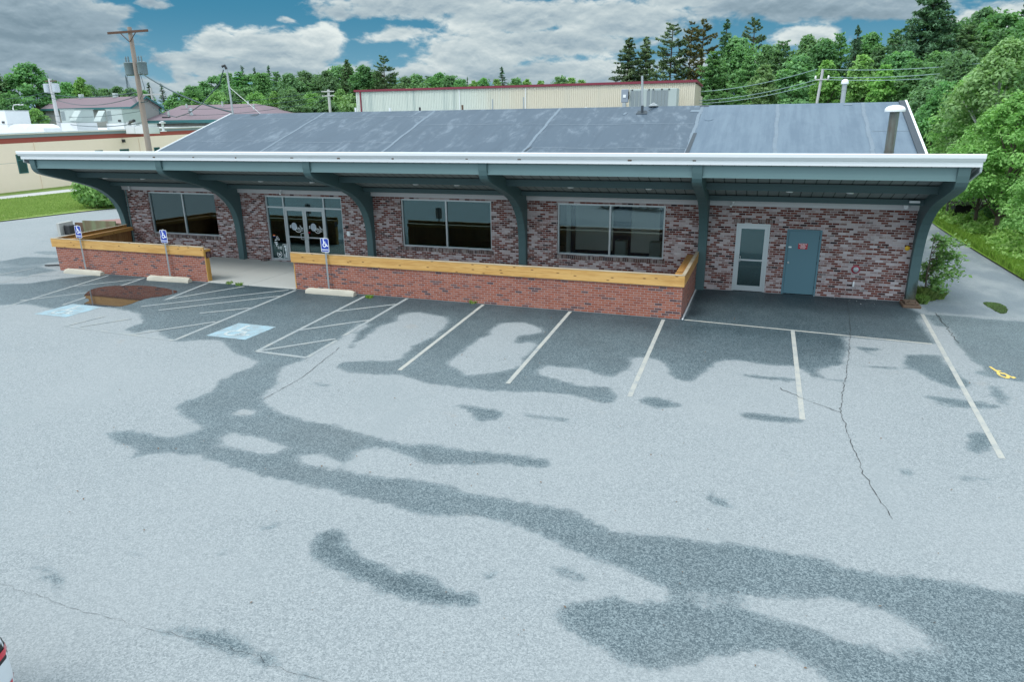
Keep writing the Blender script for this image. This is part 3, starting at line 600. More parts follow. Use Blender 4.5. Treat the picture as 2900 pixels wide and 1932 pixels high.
for x0, x1, y in ((.3, 5.86, 3.72), (.3, 11.86, 6.8), (6.04, 11.86, 3.55), (12.04, 17.9, 5.6), (18.1, 23.95, 5.45), (18.1, 23.95, 2.9), (30.05, 31.3, 4.47)):
    mb = MB(); n = 12
    for k in range(n):
        a, b_ = x0+(x1-x0)*k/n, x0+(x1-x0)*(k+1)/n; j = .03*math.sin(a*2.1)
        mb.quad(on_roof(a, y-.022+j, .007), on_roof(b_, y-.022+j, .007), on_roof(b_, y+.022+j, .007), on_roof(a, y+.022+j, .007))
    mb.build('seam', M['seam'], roof)
def rpatch(name, pts, m): 
    mb = MB(); mb.prism(pts, lambda u, v, t: (u, v, rz(v)+t), .004, .014); return mb.build(name, m, roof)
rpatch('patch', [(24.0, 2.4), (24.14, 2.4), (24.18, 4.4), (24.06, 4.4)], M['patch']); rpatch('patch', [(18.0, 2.5), (18.1, 2.6), (18.18, 3.02), (18.06, 2.9)], M['patch'])
rpatch('patch', [(23.63, 6.8), (24.14, 6.78), (24.12, 7.0), (23.67, 7.02)], M['seam']); rpatch('patch', [(20.95, 6.58), (21.05, 6.58), (21.12, 6.84), (21.0, 6.84)], M['seam'])
rpatch('patch', [(24.46+.17*math.cos(t), 5.93+.2*math.sin(t)) for t in np.linspace(0, 2*PI, 16)[:-1]], M['roof']); rpatch('patch', [(29.3, 7.3), (29.6, 7.3), (29.6, 7.45), (29.3, 7.45)], M['seam'])
rpatch('patch', [(1.7, 7.25), (2.05, 7.25), (2.05, 7.5), (1.75, 7.5)], M['patch']); rpatch('patch', [(23.95, 7.42), (24.3, 7.42), (24.3, 7.58), (23.95, 7.58)], M['patch'])
# rake trims
mb = MB()
for k in range(3):
    y0, y1 = -.1+k*2.57, -.1+(k+1)*2.57-.03
    mb.prism([(y0, rz(y0)-.17), (y1, rz(y1)-.17), (y1, rz(y1)+.07), (y0, rz(y0)+.07)], lambda u, v, t: (t, u, v), RX1+.002, RX1+.07)
mb.prism([(7.62, rz(7.62)-.17), (15.3, rz(15.3)-.17), (15.3, rz(15.3)+.07), (7.62, rz(7.62)+.07)], lambda u, v, t: (t, u, v), RX1+.002, RX1+.07)
mb.build('rake_trim', M['white'], roof)
mb = MB(); mb.prism([(-.1, rz(-.1)), (7.6, rz(7.6)), (7.6, rz(7.6)+.05), (-.1, rz(-.1)+.05)], lambda u, v, t: (t, u, v), RX1-.20, RX1); mb.build('edge_strip', M['patch'], roof)
mb = MB(); mb.prism([(-.1, rz(-.1)-.17), (7.6, rz(7.6)-.17), (7.6, rz(7.6)+.04), (-.1, rz(-.1)+.04)], lambda u, v, t: (t, u, v), RX0-.05, RX0-.002); mb.prism([(7.6, rz(7.6)-.17), (15.3, rz(15.3)-.17), (15.3, rz(15.3)+.04), (7.6, rz(7.6)+.04)], lambda u, v, t: (t, u, v), RX0-.05, RX0-.002); mb.build('rake_trim', M['white'], roof)
# canopy
dz = lambda y: 3.15-.335*(y+.35)          # underside of the canopy deck
mb = MB(); mb.prism([(-3.56, dz(-3.56)), (-.14, dz(-.14)), (-.14, dz(-.14)+.09), (-3.56, dz(-3.56)+.09)], lambda u, v, t: (t, u, v), -.30, 31.52); can = mb.build('canopy_deck', M['deck'], bld)
mb = MB(); mb.box(-.30, 31.52, -.14, -.12, 2.98, 3.40); mb.build('valley_board', M['soffit'], bld)
# right and left canopy side boards
for x in (-.36, 31.522):
    mb = MB(); mb.prism([(-3.58, dz(-3.56)-.10), (-.2, dz(-.2)-.10), (-.2, dz(-.2)+.13), (-3.58, dz(-3.56)+.13)], lambda u, v, t: (t, u, v), x, x+.05); mb.build('canopy_side_board', M['alum'], bld)
# gutter and fascia
mb = MB(); mb.prism([(-3.60, 4.37), (-3.70, 4.37), (-3.765, 4.45), (-3.775, 4.535), (-3.76, 4.545), (-3.60, 4.545)], lambda u, v, t: (t, u, v), -.40, 31.57); gut = mb.build('gutter', M['white'], bld)
mb = MB(); mb.box(-.34, 31.54, -3.665, -3.60, 4.245, 4.368); fas = mb.build('fascia', M['white'], bld)
OFF[gut] = OFF[fas] = OFF[bld]
rng = random.Random(4)
for x in (5.2, 6.35, 8.0, 9.9, 12.05, 13.9, 15.75, 18.3, 19.9, 23.1, 24.9):
    a = x+rng.uniform(-.08, .08); MB().bevbox(a-.02-.04*rng.random(), a+.02+.05*rng.random(), -3.676, -3.6655, 4.345-.02*rng.random(), 4.372, .004).build('rust_stain', M['rust2'], fas)
# curved columns (six), each one welded profile
outer = [(-3.615, 4.245), (-3.605, 4.02), (-3.58, 3.87), (-3.52, 3.77), (-3.42, 3.695), (-3.15, 3.60), (-2.72, 3.47), (-2.25, 3.34), (-1.81, 3.205), (-1.45, 3.08), (-1.15, 2.955), (-.88, 2.81), (-.64, 2.63), (-.42, 2.42), (-.26, 2.20), (-.15, 1.98), (-.07, 1.72), (-.025, 1.45), (0, 1.1), (0, -.04)]
def strut(x, w=.27):
    mb = MB(); inner = [(WY-.002, -.04), (WY-.002, 2.72), (.10, 2.90), (-.05, dz(-.05)-.005), (-3.3, dz(-3.3)-.005), (-3.40, 4.245)]
    # thin quads between outer and inner so the curve stays clean
    poly = outer+inner
    bm = bmesh.new(); vs = [bm.verts.new((x, u, v)) for u, v in poly]; f = bm.faces.new(vs)
    r = bmesh.ops.extrude_face_region(bm, geom=[f]); 
    for e in r['geom']:
        if isinstance(e, bmesh.types.BMVert): e.co.x += w
    bmesh.ops.recalc_face_normals(bm, faces=bm.faces[:]); mb.bm(bm); return mb
for i in range(6):
    o = strut(i*B).build('column', M['steel_end' if i == 5 else 'steel'], bld, bevel=.012)
    if i == 5: tag(o, 'end column with a rusty mossy foot'); OFF[o] = OFF[bld]; endcol = o
# footing under the end column
mb = MB(); mb.bevbox(30.93, 31.42, -.62, .05, -.02, .07, .02); mb.bevbox(31.0, 31.36, -.5, .0, .07, .13, .02); mb.tube([(31.05, -.45, .13), (31.1, -.52, .2), (31.25, -.5, .2), (31.3, -.42, .12)], .018, 6); mb.build('footing', M['rust2'], endcol)
# long beams between the columns: front, middle, rear
for i in range(5):
    a, b_ = i*B+.272, (i+1)*B-.002
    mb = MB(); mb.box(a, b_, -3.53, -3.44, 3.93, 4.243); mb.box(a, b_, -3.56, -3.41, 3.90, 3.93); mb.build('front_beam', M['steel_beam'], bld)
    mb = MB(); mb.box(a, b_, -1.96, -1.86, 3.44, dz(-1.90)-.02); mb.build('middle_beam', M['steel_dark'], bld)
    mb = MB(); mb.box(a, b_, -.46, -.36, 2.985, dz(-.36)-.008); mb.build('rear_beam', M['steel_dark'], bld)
    mb = MB(); mb.prism([(-.358, 2.99), (-.358, 3.01), (.21, 3.01), (.21, 2.78), (.09, 2.78), (.09, 2.985)], lambda u, v, t: (t, u, v), a, b_); mb.build('soffit_board', M['soffit'], bld)
# downlights on the canopy underside
def dl(x, y):
    mb = MB(); z = dz(y)-.035; mb.lathe([(.10, -.025), (.10, .01)], (x, y, z), 'z', 18); mb.lathe([(.075, -.032), (.09, -.024)], (x, y, z), 'z', 18); return mb
for x in (.62+.2, 2.86, 8.68, 10.98, 15.24, 16.82, 20.83, 23.34, 27.44, 29.05):
    dl(x, -1.1).build('downlight', M['sign_white'], bld, smooth=True)

# ---- windows
def window(x0, x1, z0, z1, mid, label=None, glass='glass', lit=False):
    y = WY+.06; f = .055
    mb = MB(); mb.box(x0+.002, x0+f, y, y+.09, z0+.002, z1-.002); mb.box(x1-f, x1-.002, y, y+.09, z0+.002, z1-.002); mb.box(x0+f, x1-f, y+.001, y+.089, z0+.002, z0+f); mb.box(x0+f, x1-f, y+.001, y+.089, z1-f, z1-.002); mb.box(mid-.03, mid+.03, y+.002, y+.088, z0+f, z1-f)
    w = mb.build('window', M['alum'], bld); OFF[w] = OFF[bld]
    if label: tag(w, label)
    for a, b_ in ((x0+f, mid-.03), (mid+.03, x1-f)): MB().box(a, b_, y+.05, y+.058, z0+f, z1-f).build('pane', M[glass], w)
    mb = MB(); n = int((x1-x0+.1)/.078)
    mb.prism([(WY-.045, z0-.125), (WY-.045, z0-.012), (WY+.07, z0+.0), (WY+.07, z0-.125)], lambda u, v, t: (t, u, v), x0-.06, x1+.06); mb.build('sill', M['soldier'], w)
    return w
window(*W1, 3.36, 'two pane shop window at the left end, mirroring the timber wall'); window(*W2, 15.72, 'two pane shop window right of the entrance'); w3 = window(*W3, 21.87, 'largest two pane window, a pale room showing through', 'glass_lit')
# ---- shop front
y = WY+.05; x0, x1, z0, z1 = ENT; f = .055; mL, mR, tz, dm = 8.52, 10.42, 2.22, 9.47
mb = MB()
for a, b_ in ((x0, x0+f), (x1-f, x1), (mL-.03, mL+.03), (mR-.03, mR+.03)): mb.box(a+.002, b_-.002, y, y+.10, z0+.002, z1-.002)
for a, b_ in ((x0+f, mL-.03), (mL+.03, mR-.03), (mR+.03, x1-f)):
    mb.box(a, b_, y+.002, y+.098, z1-f, z1-.002); mb.box(a, b_, y+.002, y+.098, tz-.03, tz+.03)
for a, b_ in ((x0+f, mL-.03), (mR+.03, x1-f)): mb.box(a, b_, y+.002, y+.098, z0+.002, z0+.09)
ent = mb.build('storefront', M['alum'], bld); OFF[ent] = OFF[bld]
for a, b_, c, d in ((x0+f, mL-.03, z0+.09, tz-.03), (mR+.03, x1-f, z0+.09, tz-.03), (x0+f, mL-.03, tz+.03, z1-f), (mL+.03, mR-.03, tz+.03, z1-f), (mR+.03, x1-f, tz+.03, z1-f)):
    MB().box(a, b_, y+.05, y+.058, c, d).build('pane', M['glass'], ent)
DY = y+.048                                # decals sit just in front of the glass
for a, b_, hs in ((mL+.034, dm-.004, 1), (dm+.004, mR-.034, -1)):
    st = .085; mb = MB(); za_, zb_ = z0+.01, tz-.036
    mb.box(a, a+st, y+.015, y+.075, za_, zb_); mb.box(b_-st, b_, y+.015, y+.075, za_, zb_); mb.box(a+st, b_-st, y+.016, y+.074, za_, za_+.16); mb.box(a+st, b_-st, y+.016, y+.074, zb_-.09, zb_)
    mb.box(a+st, b_-st, y-.015, y+.012, 1.02, 1.06); mb.box(a+st-.03, a+st, y-.01, y+.02, 1.02, 1.06); mb.box(b_-st, b_-st+.03, y-.01, y+.02, 1.02, 1.06)
    d = mb.build('entrance_door', M['alum'], bld); OFF[d] = OFF[bld]
    MB().box(a+st, b_-st, y+.04, y+.048, za_+.16, zb_-.09).build('pane', M['glass'], d)
    hx = b_-.04 if hs == 1 else a+.04
    MB().tube([(hx, y+.01, 1.20), (hx-hs*.04, y-.06, 1.22), (hx-hs*.13, y-.075, 1.20), (hx-hs*.13, y-.075, .98), (hx-hs*.04, y-.06, .96), (hx, y+.01, .98)], .014, 8).build('handle', M['alum'], d, smooth=True)
    cx = (a+b_)/2; ly = y+.036
    fn = lambda u, v, t, cx=cx, ly=ly: (cx+u, ly-t, 1.43+v)
    mb = MB(); add_text(mb, 'S', .15, lambda u, v, t: fn(u-.27, v+.02, t)); mb.build('logo_letter', M['decal'], d); mb = MB(); add_text(mb, 'EACH', .125, lambda u, v, t: fn(u+.165, v-.045, t)); mb.build('logo_lettering', M['decal'], d); mb = MB()
    for k, t0 in enumerate(np.linspace(math.radians(60), math.radians(-170), 24)[:-1]):
        t1 = t0-math.radians(10); 
        if math.radians(-38) < (t0+t1)/2 < math.radians(12): continue
        mb.quad(*[fn(.10+r*math.cos(t), -.05+r*.95*math.sin(t), .0005) for r, t in ((.165, t0), (.165, t1), (.145, t1), (.145, t0))])
    mb.quad(fn(.06, -.115, .0015), fn(.315, -.115, .0015), fn(.315, -.135, .0015), fn(.06, -.135, .0015)); mb.build('logo_ring', M['decal'], d)
    mb = MB(); ring = [fn(-.09+.135*math.cos(t), .03+.155*math.sin(t), -.001) for t in np.linspace(0, 2*PI, 29)[:-1]]; mb.add(ring, [tuple(range(28))]); mb.build('logo_disc', M['decal_grey'], d)
    if hs == -1:
        MB().quad((a+st+.01, ly, 1.21), (a+st+.10, ly, 1.21), (a+st+.10, ly, 1.27), (a+st+.01, ly, 1.27)).build('sticker', M['sign_red'], d)
# stickers low on the left side light
def dq(mb, pts): mb.quad(*[(p[0], DY-.002, p[1]) for p in pts]); return mb
mb = MB()
for k in range(10):
    t = k*2*PI/10
    if 1.0 < t < 2.0: continue
    dq(mb, [(8.05+r*math.cos(tt), .28+r*math.sin(tt)) for r, tt in ((.13, t), (.13, t+.6), (.10, t+.6), (.10, t))])
dq(mb, [(7.98, .33), (8.12, .31), (8.10, .25), (8.03, .22)]); dq(mb, [(7.95, .11), (8.16, .11), (8.16, .13), (7.95, .13)])
for a, b_, c, d in ((8.0, 8.03, .50, .62), (8.05, 8.07, .50, .60), (8.10, 8.13, .50, .60), (8.14, 8.20, .50, .54), (8.14, 8.20, .57, .61), (7.86, 8.0, .74, .79), (7.90, 8.02, .68, .72), (7.89, 7.95, .84, .88), (7.93, 7.97, .60, .68)): dq(mb, [(a, c), (b_, c), (b_, d), (a, d)])
for cx, cz, r in ((8.03, .98, .05), (7.98, .90, .045), (8.09, .90, .045)):
    for k in range(8):
        t = k*2*PI/8; dq(mb, [(cx+q*math.cos(tt), cz+q*math.sin(tt)) for q, tt in ((r, t), (r, t+.62), (r*.55, t+.62), (r*.55, t))])
for a, b_, c, d in ((8.25, 8.45, .69, .71), (8.25, 8.265, .12, .69), (8.435, 8.45, .12, .69), (8.25, 8.45, .10, .12), (8.31, 8.42, .58, .66), (8.36, 8.42, .14, .40), (8.29, 8.33, .14, .30), (8.34, 8.42, .42, .56)): dq(mb, [(a, c), (b_, c), (b_, d), (a, d)])
mb.build('sticker', M['decal'], ent)
for zz, m in ((1.06, 'sign_red'), (1.03, 'yellow'), (1.0, 'sign_blue')): dq(MB(), [(7.82, zz), (7.93, zz), (7.93, zz+.03), (7.82, zz+.03)]).build('sticker', M[m], ent)
mb = MB(); add_text(mb, '207-689-3080', .085, lambda u, v, t: (10.86+u, DY-.004-t, .235+v)); mb.build('phone_lettering', M['decal_teal'], ent); mb = MB()
for k in range(26): a = 10.50+k*.028; dq(mb, [(a, .335), (a+.019, .335), (a+.019, .335+.022+.012*((k*7) % 3)/2), (a, .335+.022)])
mb.build('lettering', M['decal_teal'], ent)
# wall fittings by the shop front
for bx, m in (((11.40, 11.52, WY-.05, WY-.002, 1.50, 1.60), 'black'), ((11.46, 11.58, WY-.05, WY-.002, 1.20, 1.38), 'sign_white')): MB().bevbox(*bx, .008).build('wall_box', M[m], bld)
MB().bevbox(7.35, 7.62, -.05, WY-.01, .03, .10, .01).build('loose_brick', M['soldier'], bld)
# ---- glass door and metal door on the right
a, b_, c, d = GD; y = WY-.01; mb = MB(); f = .06
mb.box(a+.002, a+f, y, y+.1, .01, d-.002); mb.box(b_-f, b_-.002, y, y+.1, .01, d-.002); mb.box(a+f, b_-f, y+.001, y+.099, d-f, d-.002)
st = .09; a2, b2 = a+f+.004, b_-f-.004; zt = d-f-.006
mb.box(a2, a2+st, y+.012, y+.07, .02, zt); mb.box(b2-st, b2, y+.012, y+.07, .02, zt); mb.box(a2+st, b2-st, y+.013, y+.069, .02, .19); mb.box(a2+st, b2-st, y+.013, y+.069, zt-.10, zt); mb.box(a2+st, b2-st, y-.02, y+.012, 1.02, 1.07)
gd = mb.build('glass_door', M['alum'], bld); OFF[gd] = OFF[bld]
MB().box(a2+st, b2-st, y+.04, y+.048, .19, zt-.10).build('pane', M['glass'], gd)
MB().tube([(a2+.05, y+.012, 1.19), (a2+.06, y-.06, 1.19), (a2+.13, y-.07, 1.17), (a2+.13, y-.07, 1.01), (a2+.06, y-.06, .98), (a2+.05, y+.012, .98)], .013, 8).build('handle', M['alum'], gd, smooth=True)
MB().box(a-.10, b_+.12, WY-.012, WY+.05, d+.03, d+.135).build('lintel', M['soldier'], gd)
a, b_, c, d = SD; mb = MB(); f = .055; y = WY-.02
mb.box(a+.002, a+f, y, y+.12, 0, d-.002); mb.box(b_-f, b_-.002, y, y+.12, 0, d-.002); mb.box(a+f, b_-f, y+.001, y+.119, d-f, d-.002)
sd = mb.build('door_frame', M['door_blue'], bld); OFF[sd] = OFF[bld]
leaf = MB().bevbox(a+f+.006, b_-f-.006, y+.022, y+.065, .025, d-f-.006, .004).build('metal_door', M['door_blue'], bld); OFF[leaf] = OFF[bld]
MB().lathe([(.03, .0), (.03, -.01), (.015, -.015), (.013, -.04), (.028, -.055), (.030, -.075), (.015, -.088)], (a+.125, y+.022, 1.03), 'y', 14).build('knob', M['galv'], leaf, smooth=True)
sx0, sx1, sz0, sz1 = 27.905, 28.18, 1.475, 1.655
MB().bevbox(sx0, sx1, y+.014, y+.021, sz0, sz1, .003).build('warning_sign', M['sign_red'], leaf)
mb = MB(); scx = (sx0+sx1)/2
for k, tx in enumerate(('ELECTRICAL', 'PANEL', 'FURNACE', 'ROOM')): add_text(mb, tx, .050, lambda u, v, t, k=k: (scx+u*.86, y+.0125-t, sz1-.028-k*.042+v))
mb.build('lettering', M['sign_white'], leaf)
MB().quad((a+f+.03, y+.020, 1.50), (a+f+.12, y+.020, 1.50), (a+f+.12, y+.020, 1.545), (a+f+.03, y+.020, 1.545)).build('sticker', M['decal'], leaf)
for zc_ in (.25, 1.05, 1.85): MB().tube([(b_-f, y+.012, zc_-.05), (b_-f, y+.012, zc_+.05)], .012, 8).build('hinge', M['dark'], leaf)
# ---- fittings on the right hand wall
mb = MB(); mb.lathe([(.128, 0), (.128, -.012), (.115, -.022), (.075, -.022)], (29.63, WY-.001, .92), 'y', 22); fd = mb.build('hydrant_connection', M['red'], bld, smooth=True); OFF[fd] = OFF[bld]
MB().lathe([(.08, -.02), (.08, -.07), (.062, -.08), (.062, -.12), (.025, -.125), (.025, -.15)], (29.63, WY, .92), 'y', 20).build('cap', M['galv'], fd, smooth=True)
MB().tube([(29.62, WY-.03, .38), (29.62, WY-.03, .54)], .028, 10).build('drain_pipe', M['sign_white'], bld, smooth=True)
MB().lathe([(.075, 0), (.075, -.008), (.055, -.02), (.02, -.03)], (30.95, WY-.001, 1.64), 'y', 7).build('wall_plate', M['yellow'], bld)
for x in (30.17, 30.39): MB().lathe([(.035, -.001), (.03, -.006)], (x, WY-.001, 1.645), 'y', 12).build('wall_plug', M['dark'], bld)
def bullet_cam(x, y, z, dx):
    mb = MB(); mb.lathe([(.05, -.03), (.055, 0)], (x, y, z), 'z', 14); mb.tube([(x, y, z-.02), (x+dx*.3, y-.03, z-.09)], .016, 8); mb.tube([(x+dx*.3, y-.02, z-.085), (x+dx, y-.13, z-.15)], .034, 12); return mb
bullet_cam(25.85, .02, 2.93, -.06).build('security_camera', M['sign_white'], bld, smooth=True); bullet_cam(.75, .05, 2.93, .12).build('security_camera', M['sign_white'], bld, smooth=True); bullet_cam(8.65, .05, 2.93, .05).build('security_camera', M['sign_white'], bld, smooth=True)
MB().lathe([(.09, 0), (.09, -.05), (.07, -.06), (.065, -.09), (.03, -.12)], (30.72, .02, 2.94), 'z', 16).build('dome_camera', M['sign_white'], bld, smooth=True)
MB().bevbox(30.68, 30.95, -.56, -.47, 3.06, 3.12, .01).build('wall_light', M['sign_white'], bld)
mb = MB(); mb.tube([(.36, WY-.03, .0), (.36, WY-.03, 2.78)], .03, 8); mb.build('downpipe', M['steel_beam'], bld)
# ---- interior
mb = MB(); mb.box(.34, 30.83, WY+.26, 14.6, .0, .02); mb.build('interior_floor', M['inner_floor'], bld)
mb = MB(); mb.box(.34, 30.83, WY+.26, 14.6, 2.86, 2.90); mb.build('interior_ceiling', M['inner_white'], bld)
mb = MB(); mb.box(19.0, 25.3, 5.2, 5.3, .02, 2.86); mb.box(25.3, 25.4, WY+.26, 5.3, .02, 2.86); mb.build('interior_wall', M['inner_white'], bld)
mb = MB(); mb.box(.4, 19.0, 7.0, 7.1, .02, 2.86); mb.box(18.9, 19.0, 5.3, 7.0, .02, 2.86); mb.build('interior_wall', M['inner_dark'], bld)
mb = MB()
for a, b_ in ((19.2, 19.4), (21.0, 21.75), (22.9, 23.15), (24.6, 24.85)): mb.box(a, b_, 5.16, 5.199, .02, 2.4)
mb.box(19.4, 21.0, 5.165, 5.199, .02, .22); mb.box(21.75, 22.9, 5.165, 5.199, .02, .20); mb.box(23.15, 24.6, 5.165, 5.199, .02, .22); mb.box(22.2, 22.9, 5.1, 5.16, 2.45, 2.7); mb.build('interior_trim', M['navy'], bld)
for k in range(3): MB().bevbox(21.2+k*1.4, 21.65+k*1.4, 4.6, 5.1, .02, .75, .02).build('cabinet', M['unit'], bld)
# ---- chimneys and vent on the roof
def chim(x, y, zt, r, cap, m, name, lower):
    mb = MB(); mb.tube([(x, y, rz(y)-.05), (x, y, zt)], r, 20); mb.lathe([(r*1.12, -.012), (r*1.12, .012)], (x, y, rz(y)+(zt-rz(y))*lower), 'z', 20)
    c = mb.build(name, m, bld, smooth=True); OFF[c] = OFF[bld]
    mb = MB(); mb.lathe([(r*.9, -.06), (cap*.98, -.05), (cap, -.01), (cap*.99, .03), (cap*.85, .085), (cap*.6, .12), (cap*.25, .14)], (x, y, zt), 'z', 24); mb.build('cap', M['sign_white'], c, smooth=True); return c
tag(chim(30.24, 1.4, 5.62, .135, .285, M['rust'], 'chimney', .26), 'rust streaked metal chimney with a white mushroom cap')
tag(chim(29.4, 9.2, 6.78, .09, .14, M['galv'], 'chimney', .8), 'slim pale chimney beyond the ridge')
mb = MB(); mb.tube([(21.72, 6.75, 6.0), (21.66, 6.75, 7.15)], .045, 10); vp = mb.build('vent_pipe', M['galv'], bld, smooth=True); OFF[vp] = OFF[bld]
mb = MB(); mb.tube([(21.72, 6.75, 5.7), (21.72, 6.75, 6.0)], .055, 10); mb.prism([(21.5, 6.6), (21.95, 6.6), (21.88, 6.98), (21.52, 6.98)], lambda u, v, t: (u, v, rz(v)+t), .004, .03); mb.tube([(21.98, 6.9, 5.8), (22.08, 7.35, 5.95)], .012, 6); mb.build('flashing', M['patch'], vp)
MB().lathe([(.2, .0), (.2, .03), (.08, .09), (.10, .1), (.03, .13)], (22.05, 7.55, 5.99), 'z', 12).build('vent_cap', M['galv'], bld)
for x, h, m in ((11.0, .16, 'dark'), (13.2, .22, 'rust2'), (14.7, .45, 'galv'), (16.2, .5, 'galv'), (7.5, .2, 'sign_white'), (9.4, .15, 'sign_white')):
    MB().tube([(x, 7.9, 5.8), (x, 7.9, 5.98+h)], .05 if h < .4 else .03, 10).build('roof_stub_pipe', M[m], bld)
MB().lathe([(.5, 0), (.42, .1), (.04, .26)], (18.9, 8.6, 5.75), 'z', 20).build('vent_cap', M['sign_white'], bld)
# wet floor sign on the floor inside
t = thing('wet_floor_sign', 'yellow folding floor sign inside the largest window, low at its left', 'floor sign', (20.55, 1.5, .02))
for s in (-1, 1):
    mb = MB(); mb.prism([(-.15, 0), (.15, 0), (.10, .6), (-.10, .6)], lambda u, v, k: (20.55+u, 1.5+s*(.18*(1-v/.62)+k), .02+v), .0, .015); mb.build('panel', M['yellow'], t)
# ------------------------------------------------------------------ low walls of the patios
def seg_fn(p, q):
    p, q = Vector(p), Vector(q); L = (q-p).length; d = (q-p)/L; nrm = Vector((d.y, -d.x))     # nrm: outside (right of travel)
    return L, lambda s, n, z: (p.x+d.x*s+nrm.x*n, p.y+d.y*s+nrm.y*n, z)
def sbox(mb, fn, s0, s1, n0, n1, z0, z1):
    vs = [fn(s, n, z) for z in (z0, z1) for s, n in ((s0, n0), (s1, n0), (s1, n1), (s0, n1))]
    bm = bmesh.new(); v = [bm.verts.new(p) for p in vs]
    for f in ((0, 3, 2, 1), (4, 5, 6, 7), (0, 1, 5, 4), (1, 2, 6, 5), (2, 3, 7, 6), (3, 0, 4, 7)): bm.faces.new([v[i] for i in f])
    bmesh.ops.recalc_face_normals(bm, faces=bm.faces[:]); mb.bm(bm); return mb
def low_wall(t, p, q, wood, s_ext0=.0, s_ext1=.0, joints=()):
    L, fn = seg_fn(p, q)
    sbox(MB(), fn, .0, L, -.03, 0, .0, .965).build('brick_face', M['brick_red'], t)
    sbox(MB(), fn, .012, L-.012, -.15, -.032, .0, 1.12).build('plank_back', M['cedar'], t)
    mb = MB(); j = [-s_ext0]+[s for s in joints]+[L+s_ext1]
    for k, (a, b_) in enumerate(zip(j[:-1], j[1:])):
        sbox(mb, fn, a+(.0015 if k else 0), b_-.0015, .002, .042, .945, 1.105); 
    j2 = [-s_ext0]+[s+1.1 for s in joints]+[L+s_ext1]
    for k, (a, b_) in enumerate(zip(j2[:-1], j2[1:])): sbox(mb, fn, a+(.0015 if k else 0), b_-.0015, .0025, .045, 1.107, 1.262)
    mb.build('face_board', M[wood], t)
    sbox(MB(), fn, -s_ext0, L+s_ext1, -.045, .052, 1.263, 1.282).build('top_strip', M['cap'], t)
    sbox(MB(), fn, .02, L-.02, -.31, -.046, 1.13, 1.165).build('ledge', M['cap'] if wood == 'pine_x' else M['pine_y'], t)
    sbox(MB(), fn, .02, L-.02, -.325, -.292, 1.03, 1.129).build('ledge_board', M['pine_x'] if wood == 'pine_x' else M['pine_y'], t)
    mb = MB(); n = int(L/.14)
    for k in range(n): sbox(mb, fn, k*L/n+.005, (k+1)*L/n-.005, -.165, -.151, .06, 1.02)
    mb.build('plank', M['cedar'], t)
    return L, fn
lw = thing('patio_wall', 'shorter low brick patio wall with pine cap, left of the entrance', 'low wall', (4.5, -3.9, 0), 'low brick patio walls')
low_wall(lw, (.84, -3.89), (8.12, -3.89), 'pine_x', .14, .03, (4.2,))
low_wall(lw, (.30, -.02), (.82, -3.87), 'pine_y', 0, -.06)
mb = MB(); mb.bevbox(8.121, 8.16, -3.89, -3.70, .0, .944, .006); mb.bevbox(8.121, 8.165, -3.95, -3.60, .9445, 1.16, .006); mb.build('end_post', M['pine_z'], lw)
rw = thing('patio_wall', 'long low brick patio wall with pine cap in front of the two big windows', 'low wall', (18.4, -3.9, 0), 'low brick patio walls')
low_wall(rw, (11.94, -3.89), (24.84, -3.89), 'pine_x', .10, .045, (4.1, 8.6))
low_wall(rw, (24.84, -3.86), (24.855, -.01), 'pine_y', -.0, 0)
MB().bevbox(11.90, 11.938, -3.89, -3.72, 0, .944, .005).build('end_post', M['pine_z'], rw)
mb = MB(); mb.box(24.87, 24.91, -3.9, -.05, .0, .02); mb.build('base_strip', M['sign_white'], rw)
mb = MB(); mb.box(24.801, 24.842, -3.893, -3.8905, .02, .94); mb.build('corner_trim', M['brick_red'], rw)
# notice on the end post
t = thing('notice_sign', 'small dark notice plate on the wooden end of the left low wall', 'sign', (8.17, -3.74, .98))
MB().bevbox(8.167, 8.175, -3.86, -3.62, .86, 1.09, .002).build('plate', mat('notice_maroon', (.045, .012, .018), rough=.5), t)
mb = MB(); fnn = lambda u, v, w: (8.1755+w, -3.74+u, .975+v)
for v, n in ((.075, 3), (.03, 5), (-.01, 6), (-.05, 5), (-.088, 3)):
    for k in range(n): a = -.014*n+k*.028; mb.quad(fnn(a, v-.008, .0005), fnn(a+.019, v-.008, .0005), fnn(a+.019, v+.008, .0005), fnn(a, v+.008, .0005))
mb.build('lettering', mat('notice_lettering', (.42, .30, .30), rough=.6), t)

